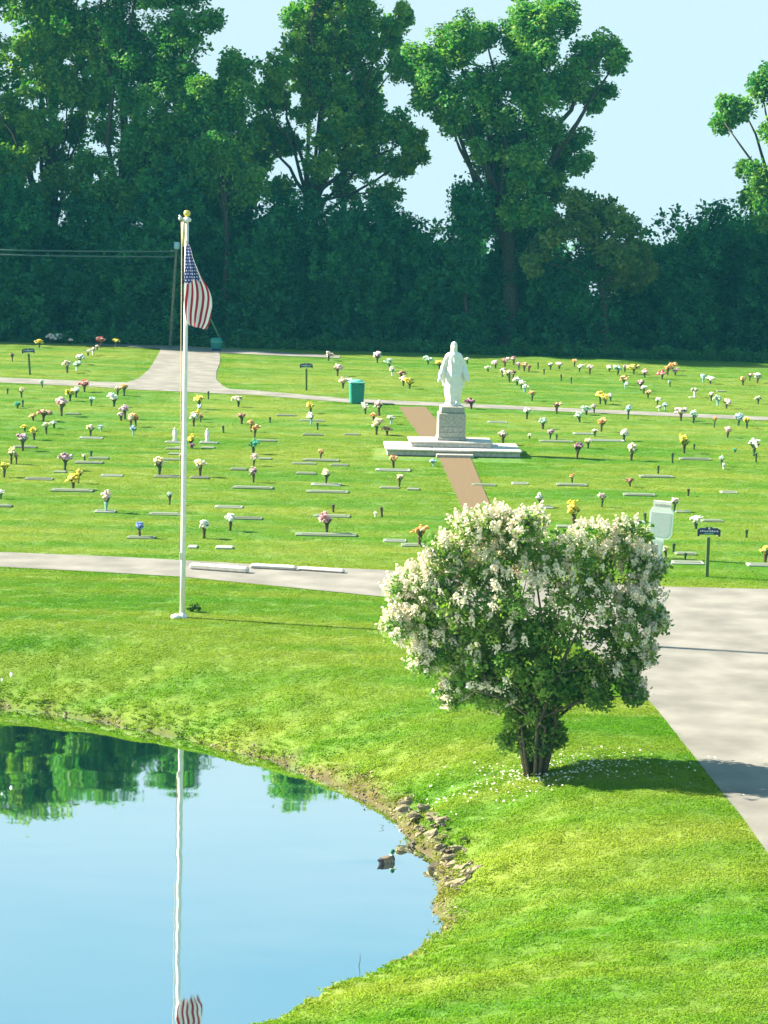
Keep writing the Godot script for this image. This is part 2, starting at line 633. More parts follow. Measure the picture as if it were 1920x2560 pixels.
func make_paving() -> void:
	var near := ground_poly([[-500, 1362], [0, 1381], [300, 1393], [640, 1412], [960, 1426], [1300, 1451], [1500, 1461], [1681, 1468], [1920, 1474], [2500, 1490], [2600, 2300], [2020, 2300], [1920, 2135], [1860, 2050], [1800, 1975], [1745, 1905], [1690, 1835], [1645, 1778], [1610, 1740], [1560, 1690], [1480, 1630], [1350, 1572], [1200, 1530], [1080, 1507], [960, 1493], [640, 1461], [456, 1443], [200, 1428], [0, 1418], [-500, 1398]])
	var lane := ground_poly([[-300, 931], [0, 944], [250, 955], [330, 957], [560, 972], [640, 977], [870, 997], [1150, 1009], [1280, 1015], [1600, 1029], [1920, 1043], [2400, 1064], [2400, 1075], [1920, 1052], [1600, 1038], [1280, 1024], [1150, 1018], [870, 1007], [640, 988], [560, 985], [330, 974], [250, 968], [0, 957], [-300, 945]])
	var drive := ground_poly([[300, 962], [345, 948], [372, 925], [388, 900], [398, 882], [403, 868], [545, 876], [551, 890], [549, 910], [541, 930], [541, 950], [560, 968], [590, 980], [400, 972]])
	var rim := ground_poly([[120, 848], [220, 854], [400, 862], [545, 872], [700, 881], [850, 890], [850, 896], [700, 890], [545, 883], [400, 873], [220, 862], [120, 853]])
	var path := ground_poly([[997, 1018], [1064, 1018], [1120, 1087], [1178, 1149], [1232, 1280], [1312, 1450], [1232, 1446], [1157, 1274], [1099, 1149], [1046, 1087]])
	paved = [near, lane, drive, rim, path]
	structure("near_road", sheet(near, 0.012), M.gravel)
	structure("far_lane", sheet(lane, 0.014), M.gravel)
	structure("side_drive", sheet(drive, 0.019), M.gravel)
	structure("tree_line_track", sheet(rim, 0.024), M.gravel)
	structure("statue_path", sheet(path, 0.018), M.path)

func grass_patch(side: float, blades: int, seed_: int) -> ArrayMesh:
	var rng := RandomNumberGenerator.new()
	rng.seed = seed_
	var st := surf()
	for k in blades:
		var a := rng.randf() * TAU
		var lean := Vector3(cos(a), 0, sin(a))
		var wide := Vector3(-sin(a), 0, cos(a)) * rng.randf_range(0.005, 0.009)
		var root := Vector3(rng.randf_range(-0.5, 0.5) * side, -0.008, rng.randf_range(-0.5, 0.5) * side)
		var h := rng.randf_range(0.014, 0.027)
		var mid := root + UP_N * h * 0.6 + lean * h * rng.randf_range(0.2, 0.6)
		var tip := root + UP_N * h * rng.randf_range(0.75, 1.0) + lean * h * rng.randf_range(0.8, 1.6)
		var c := Color.WHITE * rng.randf_range(0.9, 1.1)
		if rng.randf() < 0.07:
			c = Color(1.45, 1.05, 2.0)
		st.set_color(c)
		tri(st, root - wide, mid - wide * 0.8, mid + wide * 0.8)
		tri(st, root - wide, mid + wide * 0.8, root + wide)
		tri(st, mid - wide * 0.8, tip, mid + wide * 0.8)
	return done(st)
func is_paved(x: float, z: float) -> bool:
	if x > -0.4 and x < 4.3 and z > -76.6 and z < -73.0:
		return true
	var p := Vector2(x, z)
	for poly in paved:
		if Geometry2D.is_point_in_polygon(p, poly):
			return true
	return false
func make_grass() -> void:
	var rng := RandomNumberGenerator.new()
	rng.seed = 4
	var big := [[], []]
	var small := [[], []]
	# bands: near edge, far edge (metres from the lens), spacing, size, height
	for band in [[21.0, 38.0, 0.20, 1.0, 1.0], [38.0, 52.0, 0.24, 1.15, 0.9], [52.0, 80.0, 0.34, 1.55, 0.62], [80.0, 122.0, 0.52, 2.2, 0.5]]:
		var z: float = -band[0]
		while z > -band[1]:
			var half := -z * 0.16 + 2.0
			var x := -half
			while x < half:
				var px: float = x + rng.randf_range(-0.6, 0.6) * band[2]
				var pz: float = z + rng.randf_range(-0.6, 0.6) * band[2]
				x += band[2]
				var d := lookup(grid_d, px, pz, 50.0)
				if d < 0.03:
					continue
				var reach: float = 0.19 * band[3]
				var soily := soil(px, pz)
				var edge := is_paved(px - reach, pz - reach) or is_paved(px + reach, pz - reach) or is_paved(px - reach, pz + reach) or is_paved(px + reach, pz + reach) or d < 0.25 or soily > 0.15
				var h := ground_at(px, pz)
				if not edge:
					var up := Vector3(ground_at(px - 0.15, pz) - ground_at(px + 0.15, pz), 0.3, ground_at(px, pz - 0.15) - ground_at(px, pz + 0.15)).normalized()
					var turn := Vector3(cos(rng.randf() * TAU), 0, sin(rng.randf() * TAU)).normalized()
					var side := turn.cross(up).normalized()
					var fwd := side.cross(up)
					var tall: float = band[4] * rng.randf_range(0.85, 1.2)
					if d < 2.2:
						tall *= 1.15
					big[0].append(Transform3D(Basis(side * band[3], up * tall, fwd * band[3]), Vector3(px, h, pz)))
					big[1].append(turf_color(px, pz) * rng.randf_range(0.92, 1.1))
				else:
					for k in 14:
						var qx: float = px + rng.randf_range(-reach, reach)
						var qz: float = pz + rng.randf_range(-reach, reach)
						if is_paved(qx, qz) or lookup(grid_d, qx, qz, 50.0) < 0.03:
							continue
						var s := soil(qx, qz)
						if rng.randf() < s * 0.45:
							continue
						var q: float = band[3] * rng.randf_range(0.9, 1.5)
						small[0].append(Transform3D(Basis(UP_N, rng.randf() * TAU).scaled(Vector3(q, band[4] * rng.randf_range(0.8, 1.5), q)), Vector3(qx, ground_at(qx, qz), qz)))
						small[1].append((turf_color(qx, qz) * rng.randf_range(0.9, 1.1)).lerp(Color(0.26, 0.24, 0.06), s * 0.8))
			z -= band[2]
	print("grass ", big[0].size(), " ", small[0].size())
	var o := scatter("lawn_grass", grass_patch(0.40, 210, 61), M.grass, big[0], big[1])
	o.set_meta("label", "short mown green grass of the memorial lawn")
	o.set_meta("category", "grass")
	var o2 := scatter("edge_grass", grass_patch(0.12, 22, 62), M.grass, small[0], small[1])
	o2.set_meta("label", "ragged grass tufts along the road edges and pond bank")
	o2.set_meta("category", "grass")

# ---------------------------------------------------------------- monument
func make_monument() -> void:
	var front := on_ground(1139, 1143)
	var turn := deg_to_rad(2.0)
	var o := thing("statue_monument", "white robed stone statue with lowered open arms on a grey pedestal and two pale steps", "monument", front + Vector3(-0.10, 0, -1.25), turn)
	# the broad lower step is two slabs butted together, the right one standing on a wider foot
	var lower := mesh_node("lower_step", box_mesh(Vector3(4.16, 0.15, 2.1), 0.02, 1.0, Vector3(0, 0.085, 0.14)), M.stone, o)
	var st := surf()
	for x in [[-2.13, -0.66], [-0.652, 2.13]]:
		var mid: float = (x[0] + x[1]) * 0.5
		var s := surf()
		add_box(s, Vector3(mid, 0.195, 0.15), Vector3(x[1] - x[0], 0.07, 2.24), 0.02)
		mesh_node("slab", done(s), M.stone, lower)
	mesh_node("front_tread", box_mesh(Vector3(1.16, 0.11, 0.34), 0.015, 1.0, Vector3(0.02, 0.055, 1.40)), M.pedestal, o)
	var upper := mesh_node("upper_step", box_mesh(Vector3(2.52, 0.13, 1.34), 0.02, 1.0, Vector3(-0.06, 0.295, 0.0)), M.stone, o)
	mesh_node("slab", box_mesh(Vector3(2.62, 0.065, 1.44), 0.02, 1.0, Vector3(-0.06, 0.3925, 0.0)), M.stone, upper)
	var ped := mesh_node("pedestal", box_mesh(Vector3(0.86, 0.86, 0.86), 0.02, 1.0, Vector3(-0.03, 0.855, 0.0)), M.pedestal, o)
	mesh_node("plinth_band", box_mesh(Vector3(0.93, 0.10, 0.93), 0.02, 1.0, Vector3(-0.03, 0.475, 0.0)), M.pedestal, ped)
	for y in [0.62, 0.80]:
		mesh_node("inscription_panel", box_mesh(Vector3(0.66, 0.13, 0.02), 0.006, 1.0, Vector3(-0.03, y, 0.435)), M.pedestal, ped)
	mesh_node("cap_block", box_mesh(Vector3(0.78, 0.22, 0.78), 0.03, 0.93, Vector3(-0.02, 1.395, 0.0)), M.pedestal, o)
	var B: Array = []
	B.append([Vector3(0, 0.13, 0.02), Vector3(0, 0.42, 0), 0.235, 0.275])
	B.append([Vector3(0, 0.42, 0), Vector3(0.01, 0.80, 0), 0.275, 0.265])
	B.append([Vector3(0.01, 0.80, 0), Vector3(0, 1.16, 0), 0.265, 0.215])
	B.append([Vector3(0, 1.16, 0), Vector3(0, 1.36, 0), 0.215, 0.18])
	B.append([Vector3(-0.14, 1.40, 0), Vector3(0.14, 1.40, 0), 0.10, 0.10])
	B.append([Vector3(0, 1.42, 0), Vector3(0, 1.60, 0.01), 0.075, 0.065])
	B.append([Vector3(0, 1.64, 0.025), Vector3(0, 1.72, 0.015), 0.085, 0.092])
	B.append([Vector3(0, 1.72, -0.04), Vector3(0, 1.50, -0.10), 0.090, 0.070])
	B.append([Vector3(-0.070, 1.68, -0.02), Vector3(-0.075, 1.50, -0.01), 0.036, 0.028])
	B.append([Vector3(0.070, 1.68, -0.02), Vector3(0.075, 1.50, -0.01), 0.036, 0.028])
	B.append([Vector3(0, 1.60, 0.09), Vector3(0, 1.55, 0.10), 0.045, 0.025])
	B.append([Vector3(0, 1.665, 0.14), Vector3(0, 1.69, 0.12), 0.016, 0.012])
	for s in [-1.0, 1.0]:
		B.append([Vector3(s * 0.19, 1.37, 0), Vector3(s * 0.33, 1.08, 0.03), 0.088, 0.072])
		B.append([Vector3(s * 0.33, 1.08, 0.03), Vector3(s * 0.41, 0.84, 0.17), 0.072, 0.085])
		B.append([Vector3(s * 0.35, 1.02, 0.0), Vector3(s * 0.36, 0.66, 0.06), 0.06, 0.03])
		B.append([Vector3(s * 0.25, 1.25, -0.02), Vector3(s * 0.30, 0.55, 0.0), 0.09, 0.05])
		B.append([Vector3(s * 0.415, 0.82, 0.19), Vector3(s * 0.45, 0.74, 0.25), 0.032, 0.036])
		for f in 4:
			var root := Vector3(s * (0.43 + f * 0.016), 0.735, 0.25)
			B.append([root, root + Vector3(s * 0.01, -0.075 + absf(f - 1.5) * 0.008, 0.045), 0.011, 0.009])
		B.append([Vector3(s * 0.42, 0.77, 0.23), Vector3(s * 0.395, 0.725, 0.29), 0.013, 0.010])
	# the cloak: thrown over one shoulder and falling in a diagonal to the other side
	B.append([Vector3(0.20, 1.36, 0.05), Vector3(-0.14, 0.52, 0.17), 0.05, 0.07])
	B.append([Vector3(0.22, 1.2, 0.0), Vector3(0.20, 0.55, 0.06), 0.09, 0.10])
	B.append([Vector3(0.20, 0.55, 0.06), Vector3(0.12, 0.20, 0.05), 0.10, 0.06])
	for s in [-1.0, 1.0]:
		B.append([Vector3(s * 0.09, 0.06, 0.16), Vector3(s * 0.10, 0.05, 0.29), 0.05, 0.035])
	var fig := mesh_node("robed_figure", net(B, Vector3(-0.56, -0.02, -0.40), Vector3(0.56, 1.86, 0.44), 0.016, 0.035, 0.85, 0.010), M.marble, o)
	fig.position = Vector3(0.0, 1.56, 0.0)
	fig.scale = Vector3(1.0, 1.08, 1.05)
	mesh_node("figure_base", lathe([[0.0, 0.0], [0.26, 0.0], [0.27, 0.03], [0.25, 0.08], [0.20, 0.10], [0.0, 0.10]], 18), M.marble, o).position = Vector3(0.0, 1.506, 0.0)

# ---------------------------------------------------------------- trees
# a spray of leaves: small bent faces in a loose ball
func leaf_spray(n: int, reach: float, size: float, seed_: int, droop := 0.0) -> ArrayMesh:
	var rng := RandomNumberGenerator.new()
	rng.seed = seed_
	var st := surf()
	for k in n:
		var at := Vector3(rng.randfn(), rng.randfn(), rng.randfn()).normalized() * reach * pow(rng.randf(), 0.45)
		var along := Vector3(rng.randfn(), rng.randfn() * 0.7 - droop, rng.randfn()).normalized()
		var out := along.cross(Vector3(rng.randfn(), rng.randfn() + 1.2, rng.randfn())).normalized()
		var fold := along.cross(out) * 0.22
		var l := size * rng.randf_range(0.7, 1.3)
		var w := l * 0.36
		var a := at - along * l * 0.5
		var b := at + along * l * 0.5
		var left := at + (out + fold) * w - along * l * 0.08
		var right := at + (-out + fold) * w - along * l * 0.08
		tri(st, a, left, b)
		tri(st, a, b, right)
	return done(st)
# leaf sprays through the outer part of each lobe: [centre, radius]
func foliage(parent: Node, called: String, lobes: Array, per_m2: float, spray: ArrayMesh, leaf_a: Color, leaf_b: Color, rng: RandomNumberGenerator, inner := 0.5) -> void:
	var places: Array = []
	var tints: Array = []
	for l in lobes:
		var r: float = l[1]
		var n := int(maxf(6.0, per_m2 * 12.57 * r * r))
		var squash := Vector3(rng.randf_range(0.9, 1.15), rng.randf_range(0.75, 1.0), rng.randf_range(0.9, 1.15))
		for k in n:
			var d := Vector3(rng.randfn(), rng.randfn(), rng.randfn()).normalized()
			var lump := 1.0 + 0.28 * noise.get_noise_3dv((l[0] + d * r) * 1.6)
			var p: Vector3 = l[0] + d * squash * r * lump * lerpf(inner, 1.34, pow(rng.randf(), 0.9))
			if p.y < 0.15:
				continue
			var b := Basis.from_euler(Vector3(rng.randf_range(-0.6, 0.6), rng.randf() * TAU, rng.randf_range(-0.6, 0.6))).scaled(Vector3.ONE * rng.randf_range(0.7, 1.3))
			places.append(Transform3D(b, p - parent.position))
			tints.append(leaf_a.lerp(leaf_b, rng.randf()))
	scatter(called, spray, M.leaf, places, tints, parent)
func bent(a: Vector3, b: Vector3, r0: float, r1: float, rng: RandomNumberGenerator, wob := 0.06, sides := 7, lift := 0.0) -> ArrayMesh:
	var pts: Array = []
	var rr: Array = []
	var len := a.distance_to(b)
	for k in 6:
		var t := k / 5.0
		var w := sin(t * PI) * wob * len
		pts.append(a.lerp(b, t) + Vector3(rng.randf_range(-w, w), lift * sin(t * PI) * len, rng.randf_range(-w, w)))
		rr.append(lerpf(r0, r1, t))
	return tube_mesh(pts, rr, sides)
# a tall tree: root and fork in pixels, lobes as [px, py, radius px, depth offset m]
func tree(label: String, group: String, d: float, root: Array, fork: Array, girth: float, lobes_px: Array, leaf_a: Color, leaf_b: Color, density: float, seed_: int, deep := 2.2, inner := 0.6, limbs := 16) -> void:
	var rng := RandomNumberGenerator.new()
	rng.seed = seed_
	var base := at_depth(root[0], root[1], d)
	base.y = 0.0
	var o := thing("broadleaf_tree", label, "tree", base, 0.0, group)
	var top := at_depth(fork[0], fork[1], d)
	var lobes: Array = []
	var scale := d / FOCAL
	for l in lobes_px:
		var off := rng.randf_range(-deep, deep)
		var r: float = l[2] * scale
		var c := at_depth(l[0], l[1], d + off)
		# each lobe is a handful of smaller clumps
		var k := int(clampf(r * 9.0, 3.0, 20.0))
		for q in k:
			var v := Vector3(rng.randfn(), rng.randfn(), rng.randfn()).normalized()
			var far := rng.randf_range(0.35, 0.88) if r > 0.65 else rng.randf_range(0.3, 1.7)
			lobes.append([c + v * r * far, r * rng.randf_range(0.26, 0.50)])
	var trunk := tube_mesh([Vector3(0, -0.2, 0), Vector3(0, 0.25, 0), Vector3(0.02, 0.9, 0), (top - base) * 0.55 + Vector3(0.15, 0, 0), top - base], [girth * 1.9, girth * 1.45, girth * 1.05, girth * 0.85, girth * 0.7], 10)
	mesh_node("trunk", trunk, M.bark, o)
	for k in mini(limbs, lobes_px.size()):
		var l: Array = lobes_px[k * lobes_px.size() / limbs if lobes_px.size() > limbs else k]
		var end := at_depth(l[0], l[1], d + rng.randf_range(-deep, deep) * 0.5)
		var from := base.lerp(top, rng.randf_range(0.72, 1.0))
		mesh_node("limb", bent(from - base, end - base, girth * rng.randf_range(0.32, 0.5), girth * 0.08, rng, 0.05, 6, 0.04), M.bark, o)
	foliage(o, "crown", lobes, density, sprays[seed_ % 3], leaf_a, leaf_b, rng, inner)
# a bushy tree or shrub leafed to the ground
func thicket(label: String, category: String, group: String, called: String, px: float, top_py: float, half_px: float, d: float, cone: bool, leaf_a: Color, leaf_b: Color, density: float, seed_: int) -> void:
	var rng := RandomNumberGenerator.new()
	rng.seed = seed_
	var base := at_depth(px, 880, d)
	base.y = 0.0
	var top := at_depth(px, top_py, d).y
	var half := half_px * d / FOCAL
	var o := thing(called, label, category, base, 0.0, group)
	mesh_node("trunk", bent(Vector3(0, -0.1, 0), Vector3(rng.randf_range(-0.3, 0.3), top * 0.8, 0), 0.16, 0.04, rng, 0.02), M.bark, o)
	var lobes: Array = []
	var n := int(top * half * 1.5)
	for k in n:
		var t := (k + rng.randf()) / n
		var y := top * t
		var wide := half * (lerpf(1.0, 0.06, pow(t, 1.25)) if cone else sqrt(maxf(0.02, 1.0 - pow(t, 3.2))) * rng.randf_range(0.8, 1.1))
		var a := rng.randf() * TAU
		var r := rng.randf_range(0.5, 1.5) * (0.6 if cone else 1.0)
		var ring := maxf(0.0, wide - r * 0.6) * sqrt(rng.randf())
		lobes.append([base + Vector3(cos(a) * ring, maxf(y - r * 0.5, r * 0.5), sin(a) * ring * 0.75), r])
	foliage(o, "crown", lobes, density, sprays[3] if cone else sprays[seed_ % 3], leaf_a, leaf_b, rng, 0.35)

var sprays: Array = []
func make_tree_line() -> void:
	sprays = [leaf_spray(44, 0.46, 0.21, 51), leaf_spray(44, 0.48, 0.20, 52), leaf_spray(44, 0.44, 0.22, 53), leaf_spray(50, 0.46, 0.20, 54, -0.6), leaf_spray(14, 0.34, 0.2, 55)]
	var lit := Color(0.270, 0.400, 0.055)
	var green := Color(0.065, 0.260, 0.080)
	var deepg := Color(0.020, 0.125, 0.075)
	var tall := "tall trees beyond the lawn"
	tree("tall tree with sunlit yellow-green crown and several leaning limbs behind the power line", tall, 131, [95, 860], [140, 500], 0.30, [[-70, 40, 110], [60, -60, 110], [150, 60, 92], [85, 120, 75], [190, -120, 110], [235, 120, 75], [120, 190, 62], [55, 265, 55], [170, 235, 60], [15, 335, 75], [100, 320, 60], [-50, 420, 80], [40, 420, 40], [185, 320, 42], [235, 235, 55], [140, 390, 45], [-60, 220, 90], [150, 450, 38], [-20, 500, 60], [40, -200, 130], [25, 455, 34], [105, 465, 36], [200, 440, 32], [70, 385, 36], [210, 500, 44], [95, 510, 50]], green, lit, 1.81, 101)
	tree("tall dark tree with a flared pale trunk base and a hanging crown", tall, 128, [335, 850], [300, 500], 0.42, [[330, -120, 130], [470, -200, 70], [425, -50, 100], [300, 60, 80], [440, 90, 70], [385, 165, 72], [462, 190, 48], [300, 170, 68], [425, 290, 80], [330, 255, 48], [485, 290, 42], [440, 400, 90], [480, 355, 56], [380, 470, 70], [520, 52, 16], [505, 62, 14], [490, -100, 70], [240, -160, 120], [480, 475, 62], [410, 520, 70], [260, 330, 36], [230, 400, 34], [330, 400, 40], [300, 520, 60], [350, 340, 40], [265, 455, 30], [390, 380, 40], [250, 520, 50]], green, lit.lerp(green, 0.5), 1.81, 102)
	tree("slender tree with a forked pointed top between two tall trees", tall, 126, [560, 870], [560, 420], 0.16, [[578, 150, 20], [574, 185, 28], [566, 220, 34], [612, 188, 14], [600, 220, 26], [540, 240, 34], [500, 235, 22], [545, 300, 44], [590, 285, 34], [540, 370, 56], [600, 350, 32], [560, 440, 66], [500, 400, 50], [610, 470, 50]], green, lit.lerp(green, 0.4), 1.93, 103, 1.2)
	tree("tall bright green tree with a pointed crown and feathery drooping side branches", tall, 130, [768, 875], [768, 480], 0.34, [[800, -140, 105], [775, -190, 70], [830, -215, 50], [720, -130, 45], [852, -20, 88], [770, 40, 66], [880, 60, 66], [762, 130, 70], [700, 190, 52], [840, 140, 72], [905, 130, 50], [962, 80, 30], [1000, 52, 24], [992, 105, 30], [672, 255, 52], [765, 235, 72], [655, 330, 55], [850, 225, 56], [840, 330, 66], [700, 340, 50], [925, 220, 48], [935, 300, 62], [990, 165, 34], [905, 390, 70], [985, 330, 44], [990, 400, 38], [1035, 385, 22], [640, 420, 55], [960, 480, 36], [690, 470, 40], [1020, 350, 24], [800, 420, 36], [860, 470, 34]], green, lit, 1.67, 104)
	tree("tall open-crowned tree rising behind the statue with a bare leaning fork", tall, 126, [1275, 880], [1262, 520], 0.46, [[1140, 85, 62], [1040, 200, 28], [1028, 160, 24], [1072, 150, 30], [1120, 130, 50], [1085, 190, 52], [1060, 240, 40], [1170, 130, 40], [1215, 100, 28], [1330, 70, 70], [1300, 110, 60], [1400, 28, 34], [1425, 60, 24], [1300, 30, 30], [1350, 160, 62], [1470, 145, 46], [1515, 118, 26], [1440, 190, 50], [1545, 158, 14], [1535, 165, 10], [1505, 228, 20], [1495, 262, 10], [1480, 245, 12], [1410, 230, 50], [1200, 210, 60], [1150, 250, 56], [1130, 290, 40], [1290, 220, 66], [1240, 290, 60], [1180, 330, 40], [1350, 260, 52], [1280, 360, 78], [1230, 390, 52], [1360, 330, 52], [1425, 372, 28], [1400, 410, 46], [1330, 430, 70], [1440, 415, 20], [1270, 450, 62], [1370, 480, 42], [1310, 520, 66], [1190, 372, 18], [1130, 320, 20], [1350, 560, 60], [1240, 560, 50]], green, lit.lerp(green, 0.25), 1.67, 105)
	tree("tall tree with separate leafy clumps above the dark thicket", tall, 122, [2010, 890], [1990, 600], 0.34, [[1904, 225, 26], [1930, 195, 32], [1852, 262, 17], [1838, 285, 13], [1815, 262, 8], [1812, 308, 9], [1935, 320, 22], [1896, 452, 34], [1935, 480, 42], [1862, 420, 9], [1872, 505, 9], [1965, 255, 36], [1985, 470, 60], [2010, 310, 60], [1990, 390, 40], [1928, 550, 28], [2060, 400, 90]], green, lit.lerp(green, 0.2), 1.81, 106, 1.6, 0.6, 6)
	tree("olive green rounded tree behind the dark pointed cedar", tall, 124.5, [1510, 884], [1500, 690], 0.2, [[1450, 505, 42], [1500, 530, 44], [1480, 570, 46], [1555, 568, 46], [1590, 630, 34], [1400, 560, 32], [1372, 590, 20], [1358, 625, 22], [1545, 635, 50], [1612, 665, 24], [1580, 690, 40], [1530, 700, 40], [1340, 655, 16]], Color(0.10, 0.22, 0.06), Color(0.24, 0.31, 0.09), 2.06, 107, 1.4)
	for q in 2:  # unseen trees added left of the view to shade the bushy wall
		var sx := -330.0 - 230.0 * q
		tree(["unseen tall tree added to shade the bushy trees, past the sunlit yellow-green one", "unseen tall tree added for its shade at the far end of the row"][q], tall, 128.5, [sx, 860], [sx + 10, 480], 0.36, [[sx, -140, 110], [sx - 90, -40, 100], [sx + 80, -20, 90], [sx, 80, 110], [sx - 80, 190, 90], [sx + 80, 180, 90], [sx, 300, 100], [sx - 70, 400, 80], [sx + 80, 390, 80], [sx, 480, 80]], green, lit, 3.4, 108 + q)
	# the dark wall of smaller trees at the foot of the tall ones
	var wall := "dark bushy trees along the lawn edge"
	var k := 0
	var order := ["first", "second", "third", "fourth", "fifth", "sixth", "seventh", "eighth", "ninth", "tenth"]
	var runs := [["away from the flagpole, counted from the utility pole", [[330, 560, 105], [245, 480, 100], [150, 560, 115], [45, 455, 110], [-60, 530, 125], [-160, 490, 120], [-270, 470, 125], [-380, 480, 125], [-500, 470, 130]]], ["between utility pole and statue cedar, counted from the pole", [[415, 450, 105], [500, 520, 110], [585, 455, 100], [660, 550, 95], [735, 500, 100], [805, 560, 95], [880, 510, 90], [945, 500, 85], [1015, 565, 85], [1085, 590, 80]]], ["between the two dark cedars, counted from the statue", [[1262, 600, 95], [1325, 580, 80], [1395, 660, 70]]], ["beyond the olive tree, counted from the pointed cedar", [[1575, 700, 70], [1640, 600, 76], [1705, 565, 80], [1785, 522, 80], [1865, 548, 85], [1940, 560, 95], [2030, 540, 110], [2120, 540, 110]]]]  # farthest left bushes of the first run are unseen, added to shade the wall
	for run in runs:
		var nth := 0
		for a in run[1]:
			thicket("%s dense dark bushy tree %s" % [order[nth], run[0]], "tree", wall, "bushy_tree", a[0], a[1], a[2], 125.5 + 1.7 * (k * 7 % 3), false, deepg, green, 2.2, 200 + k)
			k += 1
			nth += 1
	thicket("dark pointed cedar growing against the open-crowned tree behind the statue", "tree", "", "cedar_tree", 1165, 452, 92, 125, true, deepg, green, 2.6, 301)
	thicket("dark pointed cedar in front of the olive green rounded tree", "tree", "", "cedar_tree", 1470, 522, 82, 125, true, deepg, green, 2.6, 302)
	# trees farther back close the gaps low down
	k = 0
	for a in [[-120, 560, 150], [90, 600, 150], [300, 600, 150], [520, 560, 150], [740, 560, 150], [950, 580, 130], [1160, 620, 130], [1370, 620, 130], [1600, 650, 120], [1790, 590, 130], [1990, 580, 140]]:
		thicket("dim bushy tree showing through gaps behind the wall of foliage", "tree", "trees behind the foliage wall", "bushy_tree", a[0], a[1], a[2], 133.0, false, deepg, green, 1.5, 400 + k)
		k += 1
	# weeds and seedlings at the mown edge
	var rng := RandomNumberGenerator.new()
	rng.seed = 88
	var places: Array = []
	var tints: Array = []
	for q in 2600:
		var px := rng.randf_range(-150, 2100)
		var edge := lerpf(123.3, 120.5, px / 1920.0)
		var p := at_depth(px, 880, edge + rng.randf_range(0.5, 2.8))
		p.y = rng.randf_range(0.05, 0.20 + 0.6 * clampf(noise.get_noise_1d(px * 0.08) + 0.3, 0.0, 1.0))
		places.append(Transform3D(Basis(UP_N, rng.randf() * TAU).scaled(Vector3.ONE * rng.randf_range(0.5, 1.0)), p))
		tints.append(green.lerp(Color(0.06, 0.13, 0.03), rng.randf()))
	var u := scatter("undergrowth", sprays[4], M.leaf, places, tints)
	u.set_meta("label", "low weeds and seedlings along the foot of the dark trees")
	u.set_meta("category", "undergrowth")

